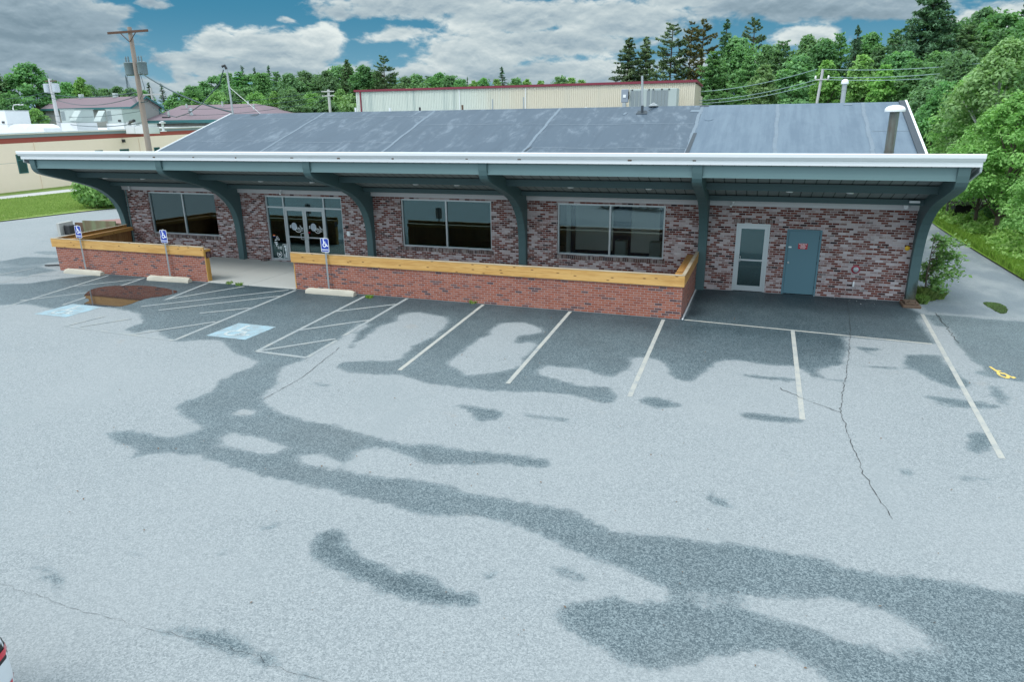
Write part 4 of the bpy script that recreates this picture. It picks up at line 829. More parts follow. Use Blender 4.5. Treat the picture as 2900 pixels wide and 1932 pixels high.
# ------------------------------------------------------------------ parking signs and wheel stops
def parking_sign(x, y, lean, label):
    t = thing('parking_sign', label, 'sign', (x, y, 0), 'accessible parking signs')
    top = 1.86
    mb = MB()
    for a, b_ in ((-.03, -.012), (.012, .03)): mb.box(x+a, x+b_, y-.012, y+.0, -.02, top)
    mb.box(x-.012, x+.012, y-.003, y+.012, -.02, top); p = mb.build('post', M['galv'], t)
    def rr(w, h, r):
        out = []
        for cx, cz, a0 in ((w-r, h-r, 0), (-w+r, h-r, 90), (-w+r, -h+r, 180), (w-r, -h+r, 270)):
            for k in range(5): a = math.radians(a0+k*22.5); out.append((cx+r*math.cos(a), cz+r*math.sin(a)))
        return out
    zc_ = 1.60; f = lambda u, v, w: (x+u, y-.014-w, zc_+v)
    pl = MB().prism(rr(.155, .23, .035), f, 0, .004).build('plate', M['sign_white'], t); OFF[pl] = OFF[t]
    MB().add([f(u, v, .0045) for u, v in rr(.140, .215, .024)], [tuple(range(20))]).build('panel', M['sign_blue'], pl)
    k = [0]; mb = MB()
    def add(pp): mb.quad(*[f((q.x-.52)*.27, (q.y-.5)*.29+.065, .0055+.00006*k[0]) for q in pp]); k[0] += 1
    wheelchair(add, .105); mb.build('symbol', M['sign_white'], pl)
    mb = MB(); add_text(mb, 'PARKING', .078, lambda u, v, w: f(u*.80, v-.155, .0065+w)); mb.build('lettering', M['sign_white'], pl)
    mb = MB(); mb.lathe([(.012, 0), (.012, -.004)], (x, y-.0185, zc_+.20), 'y', 8); mb.build('bolt', M['galv'], pl)
    return t
parking_sign(2.36, -4.0, 0, 'leftmost blue parking sign, at the far end of the left low wall'); parking_sign(6.52, -4.0, 0, 'blue parking sign near the right end of the left low wall'); parking_sign(13.31, -4.0, 0, 'blue parking sign in front of the entrance, before the long low wall')
def stop_mesh(seed):
    rng = random.Random(seed); mb = MB(); n = 16; L = 1.83
    prof = [(-.075, .0), (-.07, .06), (-.045, .135), (-.02, .15), (.02, .15), (.045, .135), (.07, .06), (.075, 0)]
    vs = []; 
    for k in range(n+1):
        s = -L/2+L*k/n; e = min(1, (L/2-abs(s))/.10) if k in (0, n) else 1; e = .72 if k in (0, n) else 1
        for u, v in prof: vs.append((s, u*1.45+rng.gauss(0, .003), v*1.2*e+(rng.gauss(0, .004) if v else 0)))
    m = len(prof); fs = [(k*m+i, (k+1)*m+i, (k+1)*m+i+1, k*m+i+1) for k in range(n) for i in range(m-1)]
    fs += [tuple(range(m)), tuple(n*m+i for i in range(m-1, -1, -1))]; return mb.add(vs, fs)
for i, ((x, y, rzv), l) in enumerate([((2.42, -4.16, .03), 'concrete wheel stop at the leftmost parking sign'), ((6.63, -4.19, .05), 'concrete wheel stop left of the entrance, below the middle parking sign'), ((13.50, -4.21, .02), 'concrete wheel stop at the left end of the long low wall')]):
    o = stop_mesh(i).build('wheel_stop', M['stop'], smooth=True); o.location = (x, y, 0); o.rotation_euler.z = rzv
    bm = bmesh.new(); bm.from_mesh(o.data); bmesh.ops.recalc_face_normals(bm, faces=bm.faces[:]); bm.to_mesh(o.data); bm.free()
    tag(o, l, 'wheel stop', 'concrete wheel stops')

# ------------------------------------------------------------------ old bulkhead and bits left of the building
t = thing('cellar_bulkhead', 'old bulkhead with rusty green board and faded red lid beyond the left low wall', 'bulkhead', (-6.2, 4.0, 0))
MB().prism([(-8.3, 4.0), (-8.0, 3.0), (-7.8, 3.0), (-8.05, 4.0)], lambda u, v, w: (u, v, w), 0, .62).build('side_wall', M['concrete'], t)
MB().prism([(-8.05, 4.1), (-4.6, 4.55), (-4.6, 4.65), (-8.05, 4.2)], lambda u, v, w: (u, v, w), 0, .52).build('front_wall', M['rust2'], t)
MB().prism([(-7.35, 4.0), (-5.35, 4.25), (-5.35, 4.33), (-7.35, 4.08)], lambda u, v, w: (u, v, w), .05, .66).build('front_board', M['green_board'], t)
MB().add([(-8.1, 4.6, .50), (-4.4, 4.66, .50), (-3.9, 6.9, .44), (-7.2, 6.9, .44), (-8.1, 4.6, .44), (-4.4, 4.66, .44), (-3.9, 6.9, .38), (-7.2, 6.9, .38)], [(0, 1, 2, 3), (7, 6, 5, 4), (0, 4, 5, 1), (1, 5, 6, 2), (2, 6, 7, 3), (3, 7, 4, 0)]).build('lid', M['red_lid'], t)
MB().prism([(-7.9, 4.7), (-4.5, 4.75), (-4.1, 6.7), (-7.1, 6.7)], lambda u, v, w: (u, v, w), 0, .37).build('base', M['concrete'], t)
MB().bevbox(-7.85, -7.45, 3.25, 3.65, 0, .5, .05).build('sack', M['dark'], t)
mb = MB(); mb.tube([(.15, -3.2, .05), (-.35, -3.45, .05), (-.5, -3.5, .05)], .03, 8); tag(mb.build('drain_pipe', M['black'], smooth=True), 'short black pipe lying on the asphalt at the outer left corner of the low wall', 'pipe')
gx, gy = G(235, 477); mb = MB(); mb.bevbox(gx-.5, gx+.5, gy-.07, gy+.07, .05, .14, .02); o = mb.build('curb_marker', M['yellow']); tag(o, 'short yellow curb marker on the edge of the lawn', 'curb marker')

# ------------------------------------------------------------------ neighbouring flat roofed building
A0, A1 = Vector((-32.95, 4.0)), Vector((-43.1, 61.5)); dA = (A1-A0).normalized(); nA = Vector((dA.y, -dA.x))   # nA points towards the lot
if nA.x < 0: nA = -nA
LA = (A1-A0).length
def fa(s, n, z): return (A0.x+dA.x*s+nA.x*n, A0.y+dA.y*s+nA.y*n, z)
def zt(s): return 4.98+.0155*(s-16)            # top of the parapet climbs gently
fb = thing('flat_roofed_building', 'cream flat roofed commercial building with a red stripe under its white roof edge', 'building', (-40, 30, 0))
def lband(z0, z1, n0, n1, m, name, s0=0, s1=LA):
    vs = [fa(s, n, z+zt(s)) for s in (s0, s1) for n, z in ((n0, z0), (n1, z0), (n1, z1), (n0, z1))]
    mb = MB(); mb.add(vs, [(0, 1, 2, 3), (7, 6, 5, 4), (0, 4, 5, 1), (1, 5, 6, 2), (2, 6, 7, 3), (3, 7, 4, 0)])
    o = mb.build(name, M[m], fb); bm = bmesh.new(); bm.from_mesh(o.data); bmesh.ops.recalc_face_normals(bm, faces=bm.faces[:]); bm.to_mesh(o.data); bm.free(); OFF[o] = OFF[fb]; return o
vs = [fa(s, n, 0) for s in (0, LA) for n in (0, -26)]+[fa(s, n, zt(s)-.30) for s in (0, LA) for n in (0, -26)]
MB().add(vs, [(0, 2, 6, 4), (1, 5, 7, 3), (0, 4, 5, 1), (2, 3, 7, 6), (4, 6, 7, 5), (0, 1, 3, 2)]).build('wall', M['cream'], fb)
lband(-.86, -.42, .0, .012, 'redband', 'red_band'); lband(-.42, -.14, .0, .06, 'grey_trim', 'cornice'); lband(-.14, -.10, .0, .10, 'cream', 'cornice'); lband(-.10, .02, -.35, .12, 'membrane', 'parapet_cap'); lband(-.29, -.20, -25.9, -.35, 'membrane', 'roof')
lband(-2.52, -2.50, .0, .006, 'grey_trim', 'wall_joint')
def s_at(yv): return (yv-A0.y)/dA.y
for y0, y1 in ((21.8, 22.8), (27.8, 28.8), (31.26, 32.34), (34.8, 36.2), (40.3, 41.3), (13.5, 14.5)):
    s0, s1 = s_at(y0), s_at(y1); z1 = 3.2; z0 = 1.55
    mb = MB(); sbox(mb, fa, s0, s0+.09, .0, .03, z0, z1); sbox(mb, fa, s1-.09, s1, .0, .03, z0, z1); sbox(mb, fa, s0, s1, .0, .031, z1-.09, z1); sbox(mb, fa, s0, s1, .0, .031, z0, z0+.07); sbox(mb, fa, s0, s1, .0, .029, (z0+z1)/2+.28, (z0+z1)/2+.34)
    w = mb.build('window', M['teal'], fb); OFF[w] = OFF[fb]
    sbox(MB(), fa, s0+.09, s1-.09, .004, .012, z0+.07, z1-.09).build('pane', M['glass_far'], w)
s = s_at(35.5); sbox(MB(), fa, s-.14, s+.14, .0, .22, 3.88, 4.2).build('wall_lamp', M['dark'], fb)
mb = MB()
for s in (s_at(15.8), s_at(24), s_at(38)): mb.tube([fa(s, .04, .0), fa(s, .04, 4.2)], .05, 8)
mb.build('downpipe', M['cream'], fb)
t = thing('white_railing', 'white metal stair rail against the cream building at the left edge', 'railing', (-32.3, 15.6, 0)); mb = MB()
for k in range(3): mb.tube([(-32.4+.2*k, 16.2-.8*k, 0), (-32.4+.2*k, 16.2-.8*k, 1.0+.35*(2-k))], .035, 8)
mb.tube([(-32.4, 16.2, 1.7), (-32.0, 14.6, 1.0)], .035, 8); mb.tube([(-32.4, 16.2, 1.2), (-32.0, 14.6, .5)], .03, 8); mb.build('rail', M['sign_white'], t, smooth=True)
# units on that roof
def runit(x0, x1, y, d, z0, z1, label, name='rooftop_unit', hood=None, m='unit'):
    t = thing(name, label, 'rooftop unit', ((x0+x1)/2, y, 5.0), 'units on the flat roof')
    MB().bevbox(x0-.1, x1+.1, y-.1, y+d+.1, 4.75, z0, .03).build('curb', M['membrane'], t)
    MB().bevbox(x0, x1, y, y+d, z0, z1, .06).build('cabinet', M[m], t)
    mb = MB(); n = 7
    for k in range(n): a = x0+.12+(x1-x0-.24)*.32*k/n; mb.box(a, a+.03, y-.02, y-.002, z0+.25, z1-.15)
    mb.build('louvre', M['unit_grey'], t)
    MB().box(x0-.03, x1+.03, y-.03, y+d+.03, z1, z1+.05).build('lid', M['unit'], t)
    if hood:
        a, b_ = hood; MB().prism([(y-.002, z1-.1), (y-.85, z0+.25), (y-.80, z0+.15), (y-.002, z0+.25)], lambda u, v, w: (w, u, v), a, b_).build('hood', M['unit'], t)
    mb = MB(); mb.box(x1-.7, x1-.35, y-.06, y-.002, z0+.15, z0+.35); mb.build('service_box', M['dark'], t); return t
runit(-47.5, -45.3, 36, 2.4, 5.95, 7.35, 'pale green rooftop unit with a hood on its right, left of the tall pole', hood=(-45.25, -44.3))
runit(-41.0, -38.7, 36.2, 2.4, 5.85, 7.28, 'pale green rooftop unit with a hood on its left, nearest the tall wooden pole', hood=(-42.0, -41.05))
runit(-50.6, -47.7, 30, 2.6, 5.8, 7.2, 'big white box unit cut by the left edge of the picture', m='membrane')
runit(-37.6, -36.6, 35.5, 1.2, 5.5, 5.95, 'low white fan box on the flat roof just left of the tall pole', name='fan_box', m='membrane'); runit(-35.6, -33.9, 34.8, 1.2, 5.45, 5.75, 'low white fan box on the flat roof just right of the tall pole', name='fan_box', m='membrane')
for x, l in ((-45.6, 'white domed skylight nearer the left edge'), (-43.0, 'white domed skylight beside the small bushy tree')):
    t = thing('skylight', l, 'skylight', (x, 30, 5.1), 'domed skylights'); vs = []; n = 10
    mb = MB(); mb.prism([(x-1.25+2.5*k/n, 5.42+.42*math.sin(PI*k/n)**.8) for k in range(n+1)], lambda u, v, w: (u, w, v), 29.3, 31.2); mb.build('dome', M['membrane'], t, smooth=True); MB().box(x-1.3, x+1.3, 29.25, 31.25, 4.8, 5.418).build('frame', M['membrane'], t)
t = thing('exhaust_vent', 'small white mushroom vent on the flat roof right of the tall pole', 'vent', (-33.2, 36, 5.2)); MB().lathe([(.12, 0), (.12, .75), (.32, .78), (.3, .9), (.1, 1.0)], (-33.2, 36, 5.0), 'z', 14).build('pipe', M['membrane'], t, smooth=True); MB().lathe([(.3, 0), (.3, .1)], (-33.2, 36, 4.95), 'z', 14).build('base', M['membrane'], t)
# street lamp beyond
x, y, z = onY(38, 355/1.05, 52)
t = thing('street_lamp', 'thin white street lamp in front of the trees at the far left', 'street lamp', (-74.5, 52, 0)); p0 = onY(40, 285, 52)[0]
MB().tube([(p0, 52, 0), (p0-.2, 52, 8.3)], .09, 8).build('post', M['sign_white'], t, smooth=True); MB().tube([(p0-.2, 52, 8.3), (p0+.1, 52, 8.7), (p0+1.3, 52, 8.75)], .06, 8).build('arm', M['sign_white'], t, smooth=True); MB().bevbox(p0+1.0, p0+1.9, 51.85, 52.15, 8.62, 8.78, .04).build('lamp_head', M['sign_white'], t)

# ------------------------------------------------------------------ gabled building and its wing, farther left
gb = thing('gabled_building', 'grey clapboard building with a mauve gable roof and teal trim behind the cream building', 'building', (-72, 63, 0))
gx0, gx1, gy0, gy1, ze_, zr = -81.0, -63.2, 60.3, 65.6, 8.55, 9.95; gm = (gy0+gy1)/2
MB().box(gx0, gx1, gy0, gy1, 0, ze_-.1).build('wall', M['siding'], gb); MB().prism([(gy0, ze_-.099), (gy1, ze_-.099), (gm, zr-.15)], lambda u, v, w: (w, u, v), gx0+.01, gx1-.003).build('gable', M['siding'], gb)
g_roof = MB().prism([(gy0-.5, ze_-.22), (gm, zr), (gy1+.5, ze_-.22), (gy1+.5, ze_-.36), (gm, zr-.14), (gy0-.5, ze_-.36)], lambda u, v, w: (w, u, v), gx0-.4, gx1+.4).build('roof', M['shingle'], gb); OFF[g_roof] = OFF[gb]
mb = MB(); mb.box(gx0-.42, gx1+.42, gy0-.56, gy0-.505, ze_-.50, ze_-.20)
mb.prism([(gy0-.5, ze_-.50), (gm, zr-.27), (gm, zr+.03), (gy0-.5, ze_-.19)], lambda u, v, w: (w, u, v), gx1+.402, gx1+.46); mb.prism([(gm, zr-.27), (gy1+.5, ze_-.50), (gy1+.5, ze_-.19), (gm, zr+.03)], lambda u, v, w: (w, u, v), gx1+.402, gx1+.46); mb.box(gx1+.005, gx1+.05, gy1-.25, gy1, 4, ze_-.35); mb.build('trim', M['teal'], gb)
for x, r in ((-76.0, .55), (-68.9, .6)):
    MB().bevbox(x-r/2, x+r/2, gm-.3, gm+.3, zr-.1, zr+.55, .05).build('roof_vent', M['unit'], g_roof)
wg = thing('wing_building', 'long low wing with a mauve hipped roof and teal eaves, right of the gabled building', 'building', (-52, 66, 0))
MB().box(-63.0, -40.5, 62.6, 77, 0, 6.2).build('wall', M['siding'], wg)
w_roof = MB().add([(-63.1, 62, 6.38), (-39.2, 62, 6.38), (-48.5, 70, 8.75), (-63.1, 70, 8.75), (-39.2, 78, 6.38), (-63.1, 78, 6.38)], [(0, 1, 2, 3), (1, 4, 2), (3, 2, 4, 5), (0, 3, 5)]).build('roof', M['shingle'], wg); OFF[w_roof] = OFF[wg]
MB().box(-63.1, -39.2, 61.9, 61.995, 5.95, 6.40).build('eaves_board', M['teal'], wg)
for x, y, z, h in ((-60.0, 64, 6.95, .75), (-60.6, 68.5, 8.3, .6), (-54.0, 69, 8.4, .75), (-49.5, 69.5, 8.5, .7), (-46.5, 67, 7.8, .75)): MB().tube([(x, y, z), (x, y, z+h)], .14, 8).build('vent_pipe', M['unit'], w_roof, smooth=True)
MB().tube([(-56.0, 64.5, 7.0), (-56.2, 64.3, 7.7), (-55.6, 64.0, 7.9)], .25, 8).build('exhaust_hood', M['galv'], w_roof, smooth=True)
MB().box(-60.6, -59.2, 63.2, 63.5, 6.78, 6.95).build('roof_curb', M['dark'], w_roof)

# ------------------------------------------------------------------ metal clad building behind the ridge
mt = thing('metal_clad_building', 'long pale building of corrugated metal with a maroon roof edge behind the ridge', 'building', (7, 36, 0))
mb = MB(); n = 190; x0, x1 = -7.25, 21.3; P = (x1-x0)/n
prof = []
for k in range(n): a = x0+k*P; prof += [(a, 0), (a+P*.55, 0), (a+P*.68, -.05), (a+P*.90, -.05)]
prof += [(x1, 0)]
vs = [(a, 32+b_, z) for a, b_ in prof for z in (0, 8.12)]; mb.add(vs, [(2*i, 2*i+2, 2*i+3, 2*i+1) for i in range(len(prof)-1)]); mb.box(x0, x1-.01, 32.01, 38.5, 0, 7.3); mb.build('cladding', M['corr'], mt)
MB().box(x1-.009, x1+.012, 32.02, 36.6, 0, 8.0).build('end_panel', mat('tan_panel', (.52, .46, .35), rough=.7, var=.06), mt)
MB().prism([(31.85, 8.10), (36.75, 7.98), (36.75, 8.12), (31.85, 8.27)], lambda u, v, w: (w, u, v), x0-.1, x1+.12).build('roof_edge', M['maroon'], mt)
MB().box(x0+.45, x0+.56, 31.86, 31.945, 0, 8.1).build('downpipe', M['maroon'], mt)
for x in (2.5, 8.2): MB().box(x, x+.05, 31.93, 31.946, 6.2, 8.05).build('joint_strip', M['sign_white'], mt)
ac = thing('air_conditioner', 'large pale green cooling unit with tall dark coil panels beyond the ridge', 'air conditioner', (18.6, 29.6, 0))
MB().bevbox(17.0, 20.35, 29.2, 30.6, 5.2, 7.62, .03).build('cabinet', M['unit'], ac); MB().box(17.2, 20.2, 29.3, 30.5, 0, 5.2).build('stand', M['galv'], ac)
for a, b_ in ((17.12, 17.36), (17.42, 17.66), (17.72, 17.92), (18.25, 18.48), (18.58, 18.76), (18.80, 19.02), (19.06, 19.28), (19.32, 19.52), (19.55, 19.74)): MB().box(a, b_, 29.17, 29.198, 5.4, 7.50).build('coil_panel', M['unit_grey'], ac)
MB().bevbox(16.45, 16.95, 29.0, 29.3, 6.72, 7.62, .04).build('switch_box', mat('switch_box_grey', (.26, .30, .36), rough=.4), ac); MB().box(16.6, 16.8, 28.96, 28.999, 7.05, 7.25).build('label_plate', M['sign_white'], ac); MB().tube([(16.97, 29.1, 7.45), (17.0, 29.02, 7.2), (16.97, 29.1, 6.95)], .03, 6).build('lever', M['dark'], ac); MB().box(16.55, 16.8, 29.02, 29.28, 5, 6.719).build('conduit', M['galv'], ac)
mb = MB()
for x in (17.2, 17.9, 18.4, 18.7, 19.3, 19.8): mb.box(x-.05, x+.05, 29.15, 29.199, 7.52, 7.60)
mb.build('latch', M['dark'], ac)

# ------------------------------------------------------------------ poles and wires
def transformer(mb, x, y, z, r, h): return mb.lathe([(r*.7, 0), (r, .05), (r, h-.08), (r*1.05, h-.06), (r*1.05, h), (r*.6, h+.06)], (x, y, z), 'z', 16)
pb, pt = (-18.78, 20.0), (-18.76, 20.0, 12.45)
t = thing('utility_pole', 'tall weathered wooden pole with a long dark crossarm and two grey transformers', 'utility pole', (pb[0], pb[1], 0))
MB().tube([(-18.75, 20, -.1), (-18.75, 20, 4), (-18.75, 20, 12.5)], [.24, .22, .15], 12).build('post', M['pole'], t, smooth=True)
MB().box(-20.75, -16.85, 19.78, 19.86, 12.08, 12.24).build('crossarm', M['arm'], t)
mb = MB(); mb.tube([(-19.5, 19.8, 12.1), (-18.8, 19.82, 11.5)], .03, 6); mb.tube([(-18.0, 19.8, 12.1), (-18.7, 19.82, 11.5)], .03, 6); mb.build('brace', M['arm'], t)
for dx in (-.63, .63): transformer(MB(), -18.75+dx, 20.0, 9.15, .34, .9).build('transformer', M['transformer'], t, smooth=True)
mb = MB()
for dx in (-.75, -.5, .5, .78): mb.lathe([(.05, 0), (.07, .1), (.045, .2), (.065, .28), (.03, .4)], (-18.75+dx, 19.9, 10.1), 'z', 8)
mb.tube([(-19.4, 20, 9.6), (-18.1, 20, 9.6)], .05, 6); mb.build('insulator', M['transformer'], t, smooth=True)
mb = MB(); mb.tube([(-19.4, 19.7, 9.2), (-19.6, 19.7, 8.3), (-18.9, 19.75, 7.6)], .018, 5); mb.tube([(-18.1, 19.7, 9.2), (-17.9, 19.7, 8.2), (-18.6, 19.75, 7.4)], .018, 5); mb.tube([(-18.6, 19.8, 7.2), (-18.0, 19.8, 7.25), (-17.85, 19.8, 7.35)], .035, 6)
for k in range(5): mb.tube([(-19.7, 19.8, 9.2+.0*k), (-19.3-.1*k, 19.75, 8.2-.1*k), (-18.9, 19.8, 7.1-.05*k)], .012, 4)
mb.build('service_cable', M['wire'], t)
def wire(pts, r, label, m='wire', name='power_line', sag=0.0, n=14):
    P = [Vector(p) for p in pts]; path = []
    for a_, b_ in zip(P[:-1], P[1:]):
        for k in range(n): u = k/n; q = a_.lerp(b_, u); q.z -= sag*4*u*(1-u); path.append(q)
    path.append(P[-1])
    return tag(MB().tube(path, r, 5).build(name, M[m], smooth=True), label, 'power line', 'overhead wires')
# mast on the roof
t = thing('service_mast', 'thin metal mast with a weatherhead standing at the left end of the roof', 'mast', (-.85, 9, 5.5)); MB().tube([(-.85, 9, 4.9), (-.92, 9, 8.35)], .05, 8).build('post', M['galv'], t, smooth=True); MB().tube([(-.92, 9, 8.3), (-.98, 8.95, 8.48), (-1.12, 8.9, 8.42)], .07, 8).build('weatherhead', M['dark'], t, smooth=True)
MB().tube([(-.9, 9, 7.4), (1.2, 9, 5.8)], .015, 5).build('stay', M['galv'], t)
wire([onY(320, 164, 19.8), (-.86, 9, 6.1)], .045, 'thick black service cable from the tall pole down to the roof', sag=.35)
wire([(-1.05, 8.9, 8.25), onY(505, 192, 9.3), onY(487, 212, 10), onY(462, 240, 11.5), onY(435, 259, 14), onY(405, 269, 17), onY(375, 262, 19), onY(350, 246, 21)], .028, 'thin dark cable drooping from the mast toward the tall pole', sag=.0, n=5)
wire([(-18.7, 20, 8.0), (-62, 46, 9.85), (-95, 60, 10.4)], .035, 'upper pale wire at far left, through the two transformer poles', 'wire', sag=.5)
wire([(-18.7, 20, 7.75), (-62, 46, 9.55), (-95, 60, 9.7)], .03, 'second wire just below the upper one at far left', 'wire', sag=1.0)
wire([(-18.75, 20, 5.75), (-60, 44, 6.6), (-90, 58, 6.2)], .032, 'lower dark wire crossing in front of the rooftop units', 'wire', sag=.6)
wire([(-18.75, 20, 6.6), (-60, 44, 7.1), (-90, 58, 6.9)], .022, 'sloping wire across the mauve gable roof', 'wire', sag=.4)
t = tag(MB().tube([(-22.6, 22.2, 5.82), (-21.4, 21.5, 5.9)], .12, 8).build('splice_case', M['dark'], smooth=True), 'black splice case hanging on the lower wire left of the tall pole', 'splice case')
wire([(-18.7, 20, 5.85), (-10, 34, 5.6), (6, 70, 7.6)], .02, 'thin wire running back from the tall pole over the wing roof', sag=.2)
# smaller poles
x1, y1 = -59.3, 45
t = thing('utility_pole', 'pale wooden pole with two white transformers at far left', 'utility pole', (x1, y1, 0)); MB().tube([(x1, y1, 0), (x1-.1, y1, 11.4)], [.27, .19], 10).build('post', M['pole_grey'], t, smooth=True); MB().box(x1-.9, x1+1.1, y1-.12, y1-.04, 11.05, 11.17).build('crossarm', M['arm'], t)
for dx in (-.75, .72): transformer(MB(), x1-.05+dx, y1, 9.75, .42, 1.0).build('transformer', M['transformer_l'], t, smooth=True)
x1, y1 = -56.5, 80
t = thing('utility_pole', 'short pole with a single crossarm behind the gabled building', 'utility pole', (x1, y1, 0)); a = onY(350, 217, y1); MB().tube([(a[0], y1, 0), (a[0]-.1, y1, a[2]+1.2)], .2, 8).build('post', M['pole_grey'], t, smooth=True); MB().box(a[0]-3.2, a[0]+2.2, y1-.1, y1, a[2]-.1, a[2]+.12).build('crossarm', M['pole_grey'], t)
a = onY(755, 208, 60); x1 = a[0]
t = thing('utility_pole', 'grey pole with two crossarms between the dark mast and the metal clad building', 'utility pole', (x1, 60, 0)); MB().tube([(x1, 60, 0), (x1, 60, a[2]+.15)], .17, 8).build('post', M['pole_grey'], t, smooth=True)
for dz_ in (0, -.55): MB().box(x1-.95, x1+.95, 59.8, 59.9, a[2]-.15+dz_, a[2]-.02+dz_).build('crossarm', M['pole_grey'], t)
for k, l in enumerate(('top wire to the grey two-arm pole', 'middle wire to the grey two-arm pole', 'lowest wire to the grey two-arm pole')):
    wire([(x1-.6, 59.8, a[2]-.6*k), (x1-28, 63, a[2]-.9-.9*k)], .028, l+', across the trees', 'wire', sag=.5)
a = onY(1892, 158, 32); x1 = a[0]
t = thing('utility_pole', 'leaning pale pole with a short crossarm beyond the ridge at right', 'utility pole', (x1, 32, 0)); MB().tube([(x1-.55, 32, 0), (x1, 32, a[2])], .09, 8).build('post', M['pole_grey'], t, smooth=True); MB().box(x1-.45, x1+.42, 31.85, 31.92, a[2]-.72, a[2]-.64).build('crossarm', M['pole_grey'], t)
for s in (-.42, .4): MB().lathe([(.05, 0), (.07, .12), (.03, .22)], (x1+s, 31.88, a[2]-.64), 'z', 8).build('insulator', M['sign_white'], t)
for dz_, ex, l in ((-.02, -.4, 'top wire from the leaning pole to the trees at right'), (-.55, -1.0, 'middle wire from the leaning pole to the trees at right'), (-.7, -1.5, 'sagging lowest wire from the leaning pole to the trees at right')):
    wire([(x1+(.4 if dz_ < -.1 else 0), 31.9, a[2]+dz_), (x1+9.6, 29, a[2]+.15+ex*.55)], .022, l, 'wire_pale', sag=.22)
for dz_, l in ((.0, 'top wire between the metal clad building and the leaning pole'), (-.7, 'middle wire between the metal clad building and the leaning pole'), (-.95, 'lowest wire between the metal clad building and the leaning pole')):
    wire([(21.45, 34, a[2]-1.2+dz_*.9), (x1-.4, 31.9, a[2]+dz_)], .022, l, 'wire_pale', sag=.25)
# ------------------------------------------------------------------ trees
def leaf_object(name, cen, nor, size, tint, m, aspect=.55, rng=None):
    """a mesh of small leaf faces: centres, facing directions, sizes and tints (numpy arrays)"""
    n = len(cen); nor = nor/np.maximum(np.linalg.norm(nor, axis=1, keepdims=True), 1e-6)
    r = rng.normal(size=(n, 3)); u = np.cross(nor, r); u /= np.maximum(np.linalg.norm(u, axis=1, keepdims=True), 1e-6); w = np.cross(nor, u)
    L = size[:, None]
    v = np.stack([cen-u*L, cen-w*L*aspect+nor*L*.18, cen+u*L, cen+w*L*aspect+nor*L*.18], 1).reshape(-1, 3)
    me = bpy.data.meshes.new(name); me.vertices.add(4*n); me.vertices.foreach_set('co', v.ravel().astype(np.float32)); me.loops.add(4*n); me.loops.foreach_set('vertex_index', np.arange(4*n, dtype=np.int32))
    me.polygons.add(n); me.polygons.foreach_set('loop_start', np.arange(0, 4*n, 4, dtype=np.int32)); me.polygons.foreach_set('loop_total', np.full(n, 4, np.int32)); me.update()
    a = me.attributes.new('tint', 'FLOAT', 'POINT'); a.data.foreach_set('value', np.repeat(np.clip(tint, 0, 1), 4).astype(np.float32)); me.materials.append(m)
    o = bpy.data.objects.new(name, me); C.objects.link(o); return o
def broadleaf(seed, H, R, base, nclump, per, lsize, m, spiky=0.0, droop=.0, cone=.0):
    rng = np.random.default_rng(seed); cen = []; nor = []; siz = []; tin = []; tips = []
    for i in range(nclump):
        t = rng.random()**.8; z = base+(H-base)*t
        prof = math.sin(PI*min(1, (t*.86+.14)))**.62*(1-.30*t)*(1-cone)+cone*(1.12-t)**.8; a = rng.uniform(0, 2*PI); rr = R*prof*(.30+.75*rng.random()**.6)
        c = np.array([rr*math.cos(a), rr*math.sin(a), z]); cr = (.17+.17*rng.random())*R*(1-.35*t)
        k = int(per*(cr/(.28*R))**1.5)+8; p = rng.normal(size=(k, 3)); p /= np.linalg.norm(p, axis=1, keepdims=True); p *= (rng.random((k, 1))**.45)
        p[:, 2] *= .62; q = c+p*cr; q[:, 2] -= droop*cr*(p[:, 0]**2+p[:, 1]**2)
        cen.append(q); out = p*.7+np.array([0, 0, .75])+(c*np.array([1, 1, 0])/max(R, .1))*.35+rng.normal(size=(k, 3))*.55; nor.append(out)
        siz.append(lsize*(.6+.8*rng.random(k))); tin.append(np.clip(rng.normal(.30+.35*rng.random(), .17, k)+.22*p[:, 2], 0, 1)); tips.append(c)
    for i in range(int(nclump*spiky)):                        # leading shoots that break the outline
        a = rng.uniform(0, 2*PI); t = rng.uniform(.62, 1); z = base+(H-base)*(t*.93); rr = R*.8*rng.random()*(1.25-t*.7); k = int(per*.32)
        hh = H*(.05+.05*rng.random()); h = rng.random(k)**1.5*hh; wd = .13*R*(1-h/hh*.9); q = np.stack([rr*math.cos(a)+rng.normal(0, 1, k)*wd, rr*math.sin(a)+rng.normal(0, 1, k)*wd, z+h], 1)
        cen.append(q); nor.append(rng.normal(size=(k, 3))+np.array([0, 0, .4])); siz.append(lsize*(.5+.5*rng.random(k))); tin.append(rng.uniform(.2, .8, k))
    crown = leaf_object('crown', np.concatenate(cen), np.concatenate(nor), np.concatenate(siz), np.concatenate(tin), m, rng=rng)
    pr = random.Random(seed); mb = MB(); top = H*.80
    pts = [(pr.uniform(-.05, .05)*H*.1*k, pr.uniform(-.05, .05)*H*.1*k, top*k/6) for k in range(7)]
    mb.tube(pts, [H*.018*(1-.13*k) for k in range(7)], 8)
    for c in [tips[j] for j in rng.choice(len(tips), min(16, len(tips)), replace=False)]:
        z0 = max(base*.6, c[2]-R*.75); k = min(5, int(z0/top*6)); s = Vector(pts[k]).lerp(Vector(pts[k+1]), z0/top*6-k) if z0 < top else Vector(pts[-1])
        e = Vector(c); mid = s.lerp(e, .5)+Vector((0, 0, -.06*R)); mb.tube([s, mid, e], [H*.007, H*.005, H*.002], 5)
    return crown, mb
